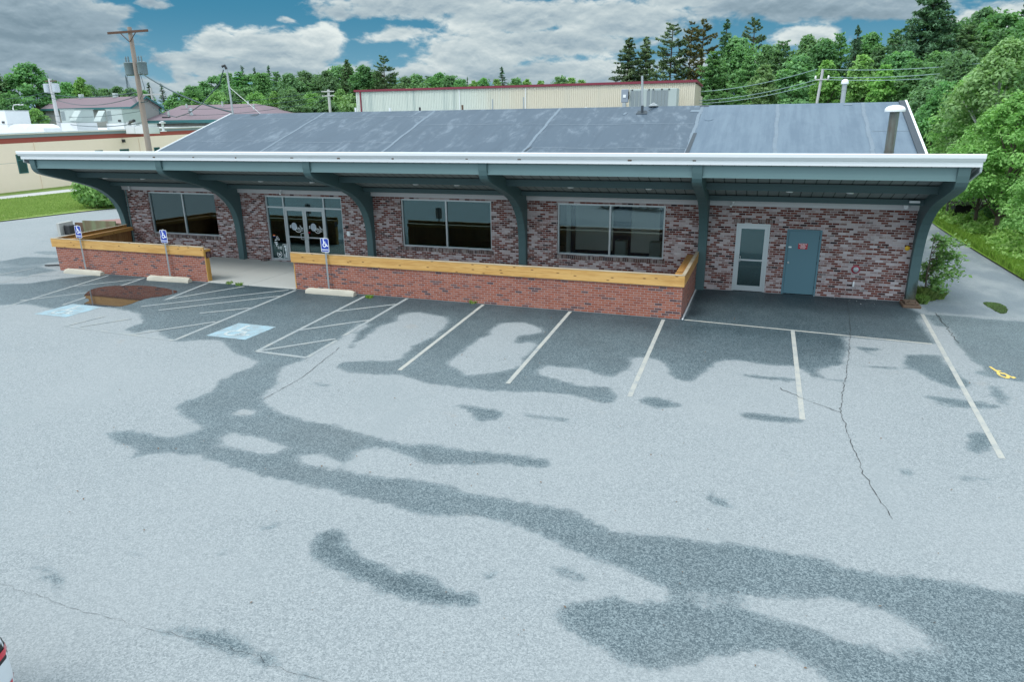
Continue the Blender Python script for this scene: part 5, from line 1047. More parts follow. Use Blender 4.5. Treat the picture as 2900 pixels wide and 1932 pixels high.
def conifer(seed, H, R, base, whorls, br, m, dens=1.0, lsize=.16, airy=.0, lift=.25, taper=.9, top_round=.0):
    rng = np.random.default_rng(seed); cen = []; nor = []; siz = []; tin = []; mb = MB(); pr = random.Random(seed)
    lean = [pr.uniform(-.02, .02)*H for _ in range(2)]
    mb.tube([(0, 0, 0), (lean[0]*.3, lean[1]*.3, H*.4), (lean[0], lean[1], H*.97)], [H*.014, H*.010, H*.0025], 8)
    for i in range(whorls):
        t = (i+rng.random()*.6)/whorls; z = base+(H-base)*t
        ln = R*((1-t)**taper*(1-top_round)+top_round*math.sqrt(max(0, 1-t*t)))*(.72+.4*rng.random())+.12*R*.4
        for k in range(br):
            if rng.random() < airy*.45: continue
            zk = z; z = zk+(rng.random()-.5)*(H-base)/whorls*1.6; a = 2*PI*(k+rng.random()*.7)/br+i*1.3; L = ln*(.62+.5*rng.random()); d = np.array([math.cos(a), math.sin(a), 0]); n = max(10, int(L*26*dens)); s = rng.random(n)**.75*.9+.1
            if airy > .2: s = .35+.65*rng.random(n)**.7
            curve = lift*(s**2)*L-.10*L*s; side = np.cross(d, [0, 0, 1]); wid = L*.20*(1.15-s*.75)
            p = np.array([lean[0]*z/H, lean[1]*z/H, z])+d*(s*L)[:, None]+np.array([0, 0, 1])*(curve+rng.normal(0, .05*L*.7, n))[:, None]+side*(rng.normal(0, 1, n)*wid*.7)[:, None]
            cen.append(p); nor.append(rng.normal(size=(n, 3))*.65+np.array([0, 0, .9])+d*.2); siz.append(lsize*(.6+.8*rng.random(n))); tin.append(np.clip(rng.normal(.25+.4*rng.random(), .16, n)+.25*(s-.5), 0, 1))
            if k % 2 == 0 or airy > .2: mb.tube([(lean[0]*z/H, lean[1]*z/H, z), tuple(np.array([lean[0]*z/H, lean[1]*z/H, z])+d*L*.5+np.array([0, 0, -.02*L])), tuple(np.array([lean[0]*z/H, lean[1]*z/H, z])+d*L*.9+np.array([0, 0, lift*.7*L]))], [.0035*H*(1-t*.6), .0024*H*(1-t*.6), .001*H], 4)
            z = zk
    crown = leaf_object('crown', np.concatenate(cen), np.concatenate(nor), np.concatenate(siz), np.concatenate(tin), m, aspect=.34, rng=rng)
    return crown, mb
PROTO = {}
def proto(key, H, crown, trunk, bark='bark'):
    tr = trunk.build('trunk', M[bark], smooth=True); z = np.empty(len(crown.data.vertices)*3, np.float32); crown.data.vertices.foreach_get('co', z); PROTO[key] = (float(np.percentile(z[2::3], 99.8)), crown, tr)
proto('oak', 12, *broadleaf(11, 12, 4.3, 2.0, 130, 125, .19, M['leaf']))
proto('oak2', 12, *broadleaf(12, 12, 3.7, 1.6, 125, 120, .19, M['leaf'], spiky=.5))
proto('maple', 12, *broadleaf(13, 12, 3.1, 1.2, 120, 110, .17, M['leaf'], spiky=.9, droop=.2))
proto('ash', 12, *broadleaf(18, 12, 3.2, 1.2, 135, 105, .17, M['leaf'], spiky=.7, droop=.25, cone=.85))
proto('ash2', 12, *broadleaf(19, 12, 2.6, 1.0, 120, 95, .16, M['leaf'], spiky=.9, droop=.2, cone=.95))
proto('slim', 12, *broadleaf(14, 12, 2.2, 1.0, 100, 100, .16, M['leaf_light'], spiky=.5, cone=.6))
proto('bright', 11, *broadleaf(15, 11, 3.5, 2.6, 150, 160, .125, M['leaf_fresh'], droop=.5), bark='birch')
proto('bright2', 9, *broadleaf(16, 9, 3.3, 2.4, 140, 150, .115, M['leaf_fresh'], droop=.6))
proto('bush', 4, *broadleaf(17, 4, 2.0, .2, 44, 150, .10, M['leaf_light']))
proto('hemlock', 14, *conifer(21, 14, 3.3, 1.0, 40, 7, M['needle'], 1.15, .17, 0, .10, .85))
proto('spruce', 12, *conifer(22, 12, 1.7, .8, 34, 6, M['needle'], 1.3, .13, 0, .15, .9))
proto('hem2', 13, *conifer(27, 13, 3.4, .8, 46, 8, M['leaf'], 1.0, .18, 0, .22, .62, .25))
proto('bigfir', 16, *conifer(26, 16, 5.2, .8, 58, 9, M['needle'], .95, .20, .05, .06, .72, .25))
proto('pine', 16, *conifer(23, 16, 3.3, 4.2, 30, 6, M['needle_pine'], 1.5, .17, .40, .30, .55, .35))
proto('pine2', 16, *conifer(24, 16, 2.8, 5.5, 26, 6, M['needle_rust'], 1.5, .16, .5, .32, .5, .4))
proto('fir', 13, *conifer(25, 13, 3.7, 1.6, 44, 7, M['needle_pine'], 1.1, .18, .06, .12, .8))
used_mesh = set()
TRS = random.Random(77)
def tree(kind, px, py, Y, label, group, wid=1.0, name=None, rot=None, zmin=0.0):
    """a tree whose top is seen at photo point (px, py) when it stands at depth Y"""
    H, crown, tr = PROTO[kind]; x, y, z = onY(px, py, Y); s = z/H; nm = name or {'oak': 'broadleaf_tree', 'oak2': 'broadleaf_tree', 'maple': 'broadleaf_tree', 'ash': 'broadleaf_tree', 'ash2': 'broadleaf_tree', 'bigfir': 'hemlock_tree', 'hem2': 'feathery_tree', 'slim': 'young_tree', 'bright': 'birch_tree', 'bright2': 'broadleaf_tree', 'bush': 'bush', 'hemlock': 'hemlock_tree', 'spruce': 'spruce_tree', 'pine': 'pine_tree', 'pine2': 'pine_tree', 'fir': 'pine_tree'}[kind]
    t = thing(nm, label, 'tree' if kind != 'bush' else 'bush', (x, y, 0), group)
    for src in (crown, tr):
        if kind not in used_mesh: c = src
        else: c = src.copy(); C.objects.link(c)
        c.parent = t
    used_mesh.add(kind)
    sw = s*wid if kind != 'bush' else s*wid
    t.scale = (sw, sw, s); t.rotation_euler.z = TRS.uniform(0, 2*PI) if rot is None else rot
    return t
far = 'trees of the far treeline'
lab_far = 'green broadleaf tree of the distant treeline between the tall pole and the metal clad building'
lab_left = 'broadleaf tree of the row behind the mauve gable roof'
tree('oak', 62, 146, 62, 'tallest broadleaf tree at far left, its top against dark cloud', 'trees at far left', 1.15)
tree('oak2', -25, 165, 58, 'broadleaf tree cut by the left edge of the picture', 'trees at far left', 1.1)
tree('oak2', 118, 196, 66, 'shorter broadleaf tree right of the tallest one at far left', 'trees at far left', 1.0)
tree('maple', 20, 215, 55, 'lower leafy tree behind the big white roof unit', 'trees at far left', 1.2)
tree('bush', 78, 250, 46, 'small bushy tree between the white lamp and the pale pole', 'trees at far left', .8)
for px, py, k in ((150, 190, 'oak2'), (175, 200, 'maple'), (205, 196, 'oak'), (238, 204, 'oak2'), (268, 199, 'maple'), (300, 203, 'oak'), (328, 208, 'oak2'), (182, 178, 'slim')):
    tree(k, px, py, TRS.uniform(96, 112), lab_left, far, 1.1)
for px, py, l in ((346, 191, 'small spruce just right of the tall pole top half'), (372, 193, 'second small spruce right of the tall pole')): tree('spruce', px, py, 104, l, 'small spruces', 1.5)
for px, py, k in ((410, 212, 'oak'), (440, 198, 'ash'), (466, 188, 'hem2'), (492, 176, 'oak'), (520, 168, 'ash2'), (548, 166, 'hem2'), (575, 172, 'oak'), (602, 168, 'ash2'), (636, 166, 'hem2'), (665, 170, 'oak'), (698, 165, 'ash'), (724, 172, 'hem2'), (748, 164, 'ash'), (778, 152, 'oak'), (803, 150, 'hem2'), (835, 152, 'ash'), (862, 166, 'oak'), (902, 172, 'hem2'), (932, 178, 'ash'), (958, 172, 'oak'), (985, 176, 'hem2'), (1008, 168, 'ash'), (1036, 174, 'ash2')):
    tree(k, px, py, TRS.uniform(88, 106), lab_far, far, 1.15)
for px, py, l in ((556, 152, 'dark spruce top left of the thin roof mast'), (590, 157, 'dark spruce top right of the thin roof mast'), (612, 152, 'slightly taller dark spruce top right of the thin roof mast')): tree('spruce', px, py, 108, l, 'dark spruce tops', 1.3)
tree('fir', 800, 138, 100, 'dark pine left of the tallest pine above the long treeline', far, .9); tree('pine', 878, 128, 92, 'tallest dark pine standing above the long treeline left of the metal clad building', far, .95)
for px, py, k in ((450, 225, 'slim'), (500, 212, 'bright2'), (545, 206, 'oak2'), (588, 214, 'bright2'), (630, 210, 'slim'), (672, 205, 'oak2'), (715, 214, 'bright2'), (745, 222, 'oak'), (780, 205, 'slim')):
    tree(k, px, py, TRS.uniform(74, 84), 'lighter green tree in front of the distant treeline above the roof ridge', 'lighter trees in front of the far treeline', 1.15)
tree('bush', 800, 218, 52, 'round pale bush tree beside the left corner of the metal clad building', 'lone bush', .9)
for px, py, k in ((1060, 183, 'ash'), (1088, 186, 'slim'), (1112, 180, 'ash2'), (1140, 182, 'slim'), (1185, 181, 'ash'), (1212, 182, 'slim'), (1245, 186, 'slim'), (1288, 177, 'ash'), (1312, 179, 'slim'), (1335, 184, 'slim')):
    tree(k, px, py, TRS.uniform(84, 100), 'thin crowned tree peeking over the maroon roof edge of the metal clad building', 'treetops above the metal clad building', 1.0)
tree('spruce', 1160, 155, 96, 'spruce top above the middle of the metal clad building', 'dark spruce tops', 1.6); tree('spruce', 1072, 178, 96, 'tiny dark spruce tip above the left part of the metal clad building', 'dark spruce tops', .7)
# pines at the right end of the metal clad building
pg = 'tall pines beside the metal clad building'
tree('fir', 1448, 88, 62, 'leftmost of the tall pines, a wide cone over the maroon roof edge', pg, 1.05); tree('fir', 1490, 86, 64, 'second tall pine from the left over the maroon roof edge', pg, .85)
tree('pine', 1545, 54, 58, 'airy pine with bare lower trunk right of the two cone shaped pines', pg, 1.0); tree('pine2', 1588, 50, 60, 'slender airy pine in the middle of the pine group', pg, .75); tree('pine2', 1622, 44, 58, 'rusty tinted pine right of the slender one', pg, .95)
tree('pine', 1738, 42, 60, 'lone airy pine crown against blue sky', pg, .75, rot=1.0)
tree('hemlock', 1668, 48, 52, 'dense green conifer right of the rusty tinted pine', pg, .9)
rg = 'trees of the right hand wood'
R_ = [('maple', 1640, 120, 46, 1.0), ('oak2', 1700, 88, 52, 1.0), ('maple', 1722, 130, 44, 1.0), ('slim', 1758, 150, 40, 1.2), ('oak2', 1770, 104, 54, 1.0), ('maple', 1805, 96, 50, 1.0), ('oak', 1840, 128, 46, 1.0), ('maple', 1862, 84, 52, .9), ('oak2', 1900, 92, 50, .9), ('slim', 1905, 140, 38, 1.1), ('maple', 1935, 78, 52, .8), ('hemlock', 1975, 62, 48, .7), ('maple', 2000, 78, 50, .9), ('slim', 1985, 128, 36, 1.2), ('oak2', 2020, 110, 44, 1.0), ('slim', 2035, 150, 34, 1.0), ('maple', 2075, 120, 38, 1.0), ('oak2', 2060, 70, 50, .9), ('bigfir', 2148, -30, 44, 1.0), ('maple', 2110, 140, 34, 1.0), ('oak2', 2165, 120, 36, 1.0), ('oak', 2180, 55, 48, 1.0), ('maple', 2225, 60, 44, 1.0), ('oak2', 2262, 22, 52, 1.0), ('oak', 2310, 30, 48, 1.0), ('hemlock', 2352, 15, 50, .8), ('maple', 2300, 70, 36, 1.0), ('oak2', 2400, 30, 44, 1.1), ('maple', 2215, 120, 30, 1.0), ('oak', 2390, 70, 34, 1.0), ('hemlock', 2090, 60, 56, .8), ('maple', 2140, 180, 27, .9), ('oak2', 2180, 190, 25, .8)]
LR = {}
import itertools
alt = itertools.cycle(['hem2', 'ash', 'hem2', 'ash2', 'hem2', 'maple', 'ash2'])
R_ = [((next(alt) if k in ('maple', 'oak2') and Y > 32 else k), px, py, Y, w*(1.12 if k in ('maple', 'oak2') else 1)) for k, px, py, Y, w in R_]
names = {'ash': 'leafy green tree of the dense right hand wood', 'ash2': 'leafy green tree of the dense right hand wood', 'bigfir': 'huge dark conifer', 'hem2': 'feathery pointed green tree of the dense right hand wood', 'maple': 'leafy green tree of the dense right hand wood', 'oak2': 'leafy green tree of the dense right hand wood', 'oak': 'leafy green tree of the dense right hand wood', 'slim': 'slim light green tree at the front of the right hand wood', 'hemlock': 'dark conifer inside the right hand wood'}
for k, px, py, Y, w in R_:
    l = names[k]
    if (px, py) == (2148, -30): l = 'tallest tree, a huge dark conifer reaching the top of the picture'
    if (px, py) == (1975, 62): l = 'narrow dark conifer with spiky top in the middle of the right hand wood'
    tree(k, px, py, Y, l, rg, w)
ng = 'bright trees nearest the driveway'
tree('bright', 2262, 150, 22, 'bright birch leaning over the right end of the gutter', ng, .95); tree('bright', 2322, 92, 20, 'tallest bright birch near the right edge', ng, 1.0); tree('bright2', 2290, 250, 17, 'lower bright tree just right of the gutter end', ng, .9); tree('bright2', 2350, 215, 14, 'bright tree at the right edge above the driveway', ng, 1.0); tree('bright2', 2440, 330, 9, 'nearest bright tree, cut by the right edge', ng, .9); tree('maple', 2395, 150, 18, 'leafy tree cut by the right edge behind the bright birches', ng, 1.0)
# bare and birch stems inside the wood edge
for k, (px, py0, py1, Y, m, l) in enumerate([(2270, 330, 395, 24, 'birch', 'white birch stem just right of the gutter end'), (2252, 345, 400, 28, 'birch', 'thin white stem left of the white birch stem'), (2300, 380, 470, 22, 'bark', 'dark trunk at the edge of the wood'), (2335, 400, 490, 19, 'bark', 'leaning dark trunk near the right edge'), (2205, 200, 300, 30, 'bark', 'bare dark trunk beyond the right roof corner')]):
    a, b_ = onY(px, py0, Y), onY(px+8, py1, Y); b_ = (b_[0], b_[1], 0)
    t = thing('bare_trunk', l, 'tree trunk', b_, 'bare stems in the wood edge'); MB().tube([b_, ((a[0]+b_[0])/2+.1, Y, a[2]*.55), (a[0], Y, a[2]+1.5)], [.13, .10, .05], 8).build('stem', M[m], t, smooth=True)
    mb = MB()
    for q in range(4): h = a[2]*(.5+.15*q); mb.tube([(a[0], Y, h), (a[0]+(.9 if q % 2 else -.8), Y-.4, h+.5)], [.03, .012], 5)
    mb.build('branch', M[m], t)
# timber railing and shelter in the wood
t = thing('timber_shelter', 'weathered timber rails above a low dark roofed box among the trees at right', 'shelter', (37.2, 20, 0))
mb = MB(); mb.box(36.3, 38.3, 19.9, 21.2, .95, 1.03); mb.build('roof', M['dead_wood'], t); mb = MB(); mb.box(36.5, 38.1, 20.2, 21.1, 0, .949); mb.build('body', M['black'], t)
for z in (1.55, 1.95): MB().box(35.9, 39.3, 20.6, 20.66, z, z+.14).build('rail', M['dead_wood'], t)
for x in (36.2, 37.3, 38.4): MB().box(x, x+.1, 20.67, 20.78, 0, 2.3).build('post', M['dead_wood'], t)

# ------------------------------------------------------------------ undergrowth, grass, plants by the end column
rng = np.random.default_rng(5)
def scatter(name, n, fn, label=None, kind='stuff', m='leaf_light', ls=(.05, .11), flat=.6, aspect=.5):
    c, s = fn(n); k = len(c); nor = rng.normal(size=(k, 3))*flat+np.array([0, 0, .8]); return tag(leaf_object(name, c, nor, s*(ls[0]+(ls[1]-ls[0])*rng.random(k)), rng.random(k), M[m], aspect=aspect, rng=rng), label, kind=kind)
def verge_pts(n):
    x = 35.5+rng.random(n)**1.3*8.5; y = -3+rng.random(n)*32
    plant = rng.integers(0, 900, n); px = 35.9+rng.random(900)**1.2*8; py = -3+rng.random(900)*32; ph = (.25+1.1*rng.random(900)*np.clip((px-35.6)/2.0, .15, 1)); pr = .18+.35*rng.random(900)
    a = rng.random(n)*2*PI; r = pr[plant]*np.sqrt(rng.random(n)); z = ph[plant]*(1-.5*(r/pr[plant])**2)*(.35+.65*rng.random(n))
    return np.stack([px[plant]+r*np.cos(a), py[plant]+r*np.sin(a), .06+z], 1), np.ones(n)*(1+.4*rng.random(n))
scatter('undergrowth', 80000, verge_pts, m='under')
def blade_obj(name, pts, hts, label=None, kind='stuff', m='grass_blade', w=.012, lean=.35):
    n = len(pts); a = rng.random(n)*2*PI; d = np.stack([np.cos(a), np.sin(a), np.zeros(n)], 1); s = np.stack([-np.sin(a), np.cos(a), np.zeros(n)], 1)*w*(.6+.8*rng.random(n))[:, None]; ln = (lean*rng.random(n)*hts)[:, None]
    up = np.array([0, 0, 1]); b = pts; mid = b+up*(hts*.6)[:, None]+d*ln*.35; tip = b+up*hts[:, None]*.95+d*ln
    v = np.stack([b-s, b+s, mid+s*.7, tip, mid-s*.7], 1).reshape(-1, 3)
    me = bpy.data.meshes.new(name); me.vertices.add(5*n); me.vertices.foreach_set('co', v.ravel().astype(np.float32)); me.loops.add(5*n); me.loops.foreach_set('vertex_index', np.arange(5*n, dtype=np.int32)); me.polygons.add(n); me.polygons.foreach_set('loop_start', np.arange(0, 5*n, 5, dtype=np.int32)); me.polygons.foreach_set('loop_total', np.full(n, 5, np.int32)); me.update()
    at = me.attributes.new('tint', 'FLOAT', 'POINT'); at.data.foreach_set('value', np.repeat(rng.random(n), 5).astype(np.float32)); me.materials.append(M[m]); o = bpy.data.objects.new(name, me); C.objects.link(o); return tag(o, label, kind=kind)
n = 30000; gx_ = 35.42+np.abs(rng.normal(0, .5, n)); gy_ = -4+rng.random(n)*24; blade_obj('verge_grass', np.stack([gx_, gy_, np.full(n, .05)], 1), .10+.22*rng.random(n), w=.018)
n = 60000; u = rng.random(n); gy_ = 4+rng.random(n)**1.2*26; gx_ = -17.0-rng.random(n)*13*np.clip((gy_+8)/20, .6, 1); blade_obj('lawn_grass', np.stack([gx_, gy_, np.full(n, .04)], 1), .05+.07*rng.random(n), w=.03, m='lawn_blade')
def tuft(name, x, y, r, h, n, label, cat):
    a = rng.random(n)*2*PI; q = r*np.sqrt(rng.random(n)); o = blade_obj(name, np.stack([x+q*np.cos(a), y+q*np.sin(a), np.zeros(n)], 1), h*(.5+.5*rng.random(n)), w=.012, lean=.8, kind=None); return tag(o, label, cat, 'grass tufts')
tuft('grass_tuft', 31.75, .75, .28, .42, 900, 'tall grass clump just behind the end column', 'grass tuft'); tuft('grass_tuft', 31.55, .15, .16, .30, 400, 'small grass clump against the foot of the end column', 'grass tuft'); tuft('grass_tuft', 32.1, 1.0, .22, .30, 500, 'grass clump under the leafy sapling', 'grass tuft')
for (px, py, l) in ((527, 653, 'tiny weed at the edge of the concrete entrance, nearer the left low wall'), (549, 656, 'tiny weed at the edge of the concrete entrance, nearer the long low wall'), (848, 685, 'tiny weed at the foot of the long low wall beside the hatched aisle'), (1087, 697, 'tiny weed at the foot of the long low wall below the second big window')):
    x, y = G(px, py); tuft('weed', x, y+.03, .13, .12, 60, l, 'weed')
# sapling by the end column
t = thing('sapling', 'leafy sapling with thin branches growing beside the end column', 'sapling', (31.75, .9, 0)); pr = random.Random(3); mb = MB(); cc = []; tip = []
for k in range(24):
    a = pr.uniform(-.8, 1.7); L = pr.uniform(.55, 1.2); z0 = pr.uniform(.05, 1.85); p0 = Vector((31.72+.03*z0, .9, z0)); d = Vector((math.cos(a), math.sin(a)*.8, pr.uniform(.15, .8)*(.4+z0*.3)))
    pts = [p0+d*L*u+Vector((0, 0, -.18*u*u*L)) for u in np.linspace(0, 1, 6)]; mb.tube(pts, [.014, .011, .009, .007, .005, .003], 5)
    for q in range(75): u = .25+.75*pr.random()**.8; p = p0+d*L*u+Vector((0, 0, -.18*u*u*L)); cc.append((p.x+pr.gauss(0, .085), p.y+pr.gauss(0, .085), p.z+pr.gauss(0, .07)))
mb.tube([(31.75, .9, 0), (31.72, .9, .8), (31.76, .92, 1.9)], [.028, .022, .008], 7); mb.build('stem', M['bark'], t, smooth=True)
cc = np.array(cc)-np.array([31.75, .9, 0]); o = leaf_object('foliage', cc, rng.normal(size=(len(cc), 3))*.5+np.array([0, 0, .8]), .045+.035*rng.random(len(cc)), rng.random(len(cc)), M['leaf_light'], rng=rng); o.parent = t
# shrub at the corner of the lawn
sx, sy = G(232, 478)
t = thing('lawn_shrub', 'pale leafy shrub at the corner of the lawn beside the first column', 'shrub', (sx, sy, .05)); k = 2600; p = rng.normal(size=(k, 3)); p /= np.linalg.norm(p, axis=1, keepdims=True); p *= rng.random((k, 1))**.4; p = p*np.array([1.9, 1.5, .95])+np.array([0, 0, .9])
p[:, 2] += .5*np.exp(-((p[:, 0]+.9)/.7)**2)*rng.random(k); o = leaf_object('foliage', p, p*.5+rng.normal(size=(k, 3))*.6, .10+.08*rng.random(k), rng.random(k), M['leaf_light'], rng=rng); o.parent = t
mb = MB()
for k in range(6): a = k*1.05; mb.tube([(sx, sy, .03), (sx+.9*math.cos(a), sy+.8*math.sin(a), 1.2)], [.03, .01], 5)
mb.build('stem', M['bark'], t)
# scattered litter: fallen leaves and grit on the lot
k = 420; gxy = np.stack([14+rng.random(k)*22, -18+rng.random(k)*15, np.full(k, .012)], 1); lf = leaf_object('fallen_leaves', gxy, rng.normal(size=(k, 3))*.35+np.array([0, 0, 1]), .008+.016*rng.random(k)**2, rng.random(k), mat('leaf_litter', (.16, .10, .06), rough=.9, var=.3), rng=rng); tag(lf, kind='stuff')
k = 26; gxy = np.stack([28.5+rng.random(k)*2.2, .12-rng.random(k)**2*.7, np.full(k, .012)], 1); lf = leaf_object('wall_debris', gxy, rng.normal(size=(k, 3))*.5+np.array([0, 0, 1]), .008+.012*rng.random(k), rng.random(k), M['sign_white'], rng=rng); tag(lf, kind='stuff')
# ------------------------------------------------------------------ parked car at the lower left corner
def car():
    ox, oy = CAR_X, CAR_Y; ang = CAR_A; ca, sa = math.cos(ang), math.sin(ang)
    t = thing('parked_car', 'white car cut by the lower left corner, only its red tail lamp corner in view', 'car', (ox, oy, 0))
    # local frame: x forward (rear bumper at x = 0), y to the left (car is 1.84 wide), z up; ox, oy is the rear corner
    def tr(p): x, y, z = p; return (ox+ca*x-sa*y, oy+sa*x+ca*y, z)
    Wd = 1.84
    # sections along x: (x, half width at belt, half width at roof, sill z, belt z, roof z)
    S = [(.0, .70, .50, .34, .80, .84), (.05, .80, .60, .26, .92, .98), (.16, .865, .66, .22, .985, 1.10), (.34, .90, .66, .20, 1.0, 1.30), (.62, .915, .64, .20, .99, 1.44), (1.3, .92, .63, .20, .97, 1.49), (2.2, .92, .62, .20, .95, 1.46), (2.75, .92, .62, .20, .93, 1.34), (3.3, .915, .72, .20, .93, 1.0), (3.9, .90, .72, .22, .86, .91), (4.35, .84, .62, .28, .74, .79), (4.55, .66, .45, .36, .62, .66)]
    vs = []; m = 0
    for x, hb, hr, zs, zb_, zr_ in S:
        ring = [(-hb*.90, zs), (-hb, zs+.16), (-hb*1.0, (zs+zb_)/2+.05), (-hb*.975, zb_), (-(hb+hr)/2, (zb_+zr_)/2+.03), (-hr*.93, zr_-.02), (-hr*.45, zr_), (hr*.45, zr_), (hr*.93, zr_-.02), ((hb+hr)/2, (zb_+zr_)/2+.03), (hb*.975, zb_), (hb, (zs+zb_)/2+.05), (hb, zs+.16), (hb*.90, zs)]
        m = len(ring); vs += [tr((x, y+Wd/2, z)) for y, z in ring]
    n = len(S); fs = [(k*m+i, k*m+(i+1) % m, (k+1)*m+(i+1) % m, (k+1)*m+i) for k in range(n-1) for i in range(m)]; fs += [tuple(range(m)), tuple((n-1)*m+i for i in range(m-1, -1, -1))]
    o = MB().add(vs, fs).build('body', M['carpaint'], t, smooth=True); bm = bmesh.new(); bm.from_mesh(o.data); bmesh.ops.recalc_face_normals(bm, faces=bm.faces[:]); bm.to_mesh(o.data); bm.free()
    md = o.modifiers.new('round', 'SUBSURF'); md.levels = 2; md.render_levels = 2; OFF[o] = OFF[t]
    dg = bpy.context.evaluated_depsgraph_get(); from mathutils.bvhtree import BVHTree
    oe = o.evaluated_get(dg); em = oe.to_mesh(); off = OFF[t]
    bvh = BVHTree.FromPolygons([v.co+off for v in em.vertices], [tuple(p.vertices) for p in em.polygons]); oe.to_mesh_clear()
    def skin(name, mt_, us, lo, hi, h, rows=3, side=1):
        """a strip lying on the body: walks round the rear from the middle (u=0) to the flank (u=1), between heights lo(u) and hi(u)"""
        vs = []
        for u in us:
            a = u*PI/2; org = Vector(tr((.95, Wd/2+side*.0, 0))); d = Vector((-math.cos(a)*ca-math.sin(a)*side*sa*-1*-1, 0, 0))
            lx, ly = -math.cos(a), side*math.sin(a)*.92; d = Vector((ca*lx-sa*ly, sa*lx+ca*ly, 0)).normalized()
            for r in range(rows):
                z = lo(u)+(hi(u)-lo(u))*r/(rows-1); st = Vector((org.x, org.y, z))+d*3; hit = bvh.ray_cast(st, -d)
                p = hit[0]+hit[1]*h*(1 if hit[1].dot(d) > 0 else -1) if hit[0] is not None else st; vs.append(p)
        nn = len(us); return MB().add(vs, [(i*rows+r, i*rows+r+1, (i+1)*rows+r+1, (i+1)*rows+r) for i in range(nn-1) for r in range(rows-1)]).build(name, M[mt_], t, smooth=True)
    U = [k/20 for k in range(0, 20)]
    for sd in (-1, 1):
        skin('lamp_housing', 'black', U, lambda u: .70+.05*u, lambda u: .86+.05*u, .007, 6, sd)
        skin('tail_lamp', 'lamp_red', [u for u in U if u < .93], lambda u: .745+.05*u, lambda u: .805+.05*u, .013, 4, sd)
        skin('bumper', 'dark', U, lambda u: .27, lambda u: .42, .004, 3, sd)
        skin('reflector', 'lamp_red', [.40, .45, .5, .55], lambda u: .44, lambda u: .485, .006, 2, sd)
        skin('rear_window', 'glass_far', [0, .08, .16, .24, .32, .38], lambda u: 1.04, lambda u: 1.32, .004, 4, sd)
    for x in (.85, 3.55):
        for s in (0, 1):
            yc = .13 if s == 0 else Wd-.13
            c = tr((x, yc, .33)); ax = Vector((-sa, ca, 0)); ring = []
            mb = MB(); mb.tube([Vector(c)-ax*.11, Vector(c)+ax*.11], .33, 24); w = mb.build('wheel', M['tire'], t, smooth=True); OFF[w] = OFF[t]
            MB().tube([Vector(c)-ax*.118, Vector(c)+ax*.118], .2, 16).build('rim', M['galv'], w)
    return t
CAR_X, CAR_Y, CAR_A = 20.56, -19.77, math.radians(197)
car()
# ------------------------------------------------------------------ sky and light
w = bpy.data.worlds.new('World'); scene.world = w; w.use_nodes = True; n = NT(w.node_tree); w.node_tree.nodes.clear()
out = n.n('ShaderNodeOutputWorld'); bg = n.n('ShaderNodeBackground'); n.L.new(bg.outputs[0], out.inputs[0]); bg.inputs[1].default_value = .12
SUN_EL, SUN_AZ = math.radians(56), math.radians(215)      # azimuth clockwise from +Y: the sun stands behind the camera, to the left
sky = n.n('ShaderNodeTexSky'); sky.sky_type = 'NISHITA'; sky.sun_disc = False; sky.sun_elevation = SUN_EL; sky.sun_rotation = SUN_AZ; sky.air_density = 1.0; sky.dust_density = .6
v = n.n('ShaderNodeTexCoord').outputs['Generated']; X, Y, Z = n.sep(v)
el0 = n.mul(n.m('ARCSINE', Z), 180/PI); az0 = n.mul(n.m('ARCTAN2', X, Y), 180/PI)
wx = n.noise(n.comb(n.mul(az0, .16), n.mul(el0, .30), 0.0), 1.0, 4, .5, out=1); ws = n.sep(wx)
az = n.add(az0, n.mul(n.sub(ws[0], .5), 4.2)); el = n.add(el0, n.mul(n.sub(ws[1], .5), 2.0))
def pe(px, py):
    d = ray(px, py).normalized(); return math.degrees(math.atan2(d.x, d.y)), math.degrees(math.asin(d.z))
clouds = [(80,55,185,90,1.0,.1),(60,140,190,55,1.0,.2),(240,22,62,22,.8,.45),(345,6,34,10,.7,.4),(745,92,66,36,1.0,.95),(640,118,170,40,1.0,.6),(500,108,62,34,.9,.75),(620,160,260,24,.9,.35),(760,20,60,16,.6,.4),(980,10,250,26,.9,.5),(1230,30,280,34,1.0,.55),(1430,50,150,40,1.0,.7),(1080,130,160,48,1.0,.9),(1230,100,280,40,1.0,.5),(925,74,88,22,.8,.7),(1130,166,330,24,.9,.35),(1380,168,90,24,1.0,.9),(1900,10,330,30,1.0,.25),(1860,82,76,18,.9,.9),(2290,44,90,36,1.0,.8),(200,196,330,22,.9,.45),(420,186,40,22,.7,.7),(1640,-10,200,16,.8,.4),(655,48,20,9,.5,.5),(1230,-44,420,24,.9,.4),(1700,150,300,20,.5,.6)]
dens = None; tone = None
for cx, cy, hw, hh, s, t_ in clouds:
    a, e = pe(cx, cy); da, de = hw*.0336*1.15, hh*.0355*1.25
    u = n.mul(n.sub(az, a), 1/da); q = n.mul(n.sub(el, e), 1/de)
    d = n.m('MULTIPLY', n.sub(1.0, n.m('SQRT', n.add(n.mul(u, u), n.mul(q, q)))), s)
    g = n.mul(n.m('MAXIMUM', n.add(d, .35), 0.0), n.m('MULTIPLY_ADD', q, .30, t_))   # tops brighter than flat bases
    wgt = n.m('MAXIMUM', n.add(d, .35), 0.0)
    dens = d if dens is None else n.m('SMOOTH_MAX', dens, d, .12)
    tone = (g, wgt) if tone is None else (n.add(tone[0], g), n.add(tone[1], wgt))
tn = n.m('DIVIDE', tone[0], n.add(tone[1], .02))
pu = n.comb(n.mul(az0, .20), n.mul(el0, .46), 0.0)
f1 = n.noise(pu, 1.0, 7, .56, dist=.25); f2 = n.noise(n.comb(n.mul(az0, .20), n.mul(n.add(el0, .40), .46), 0.0), 1.0, 6, .55, dist=.25)
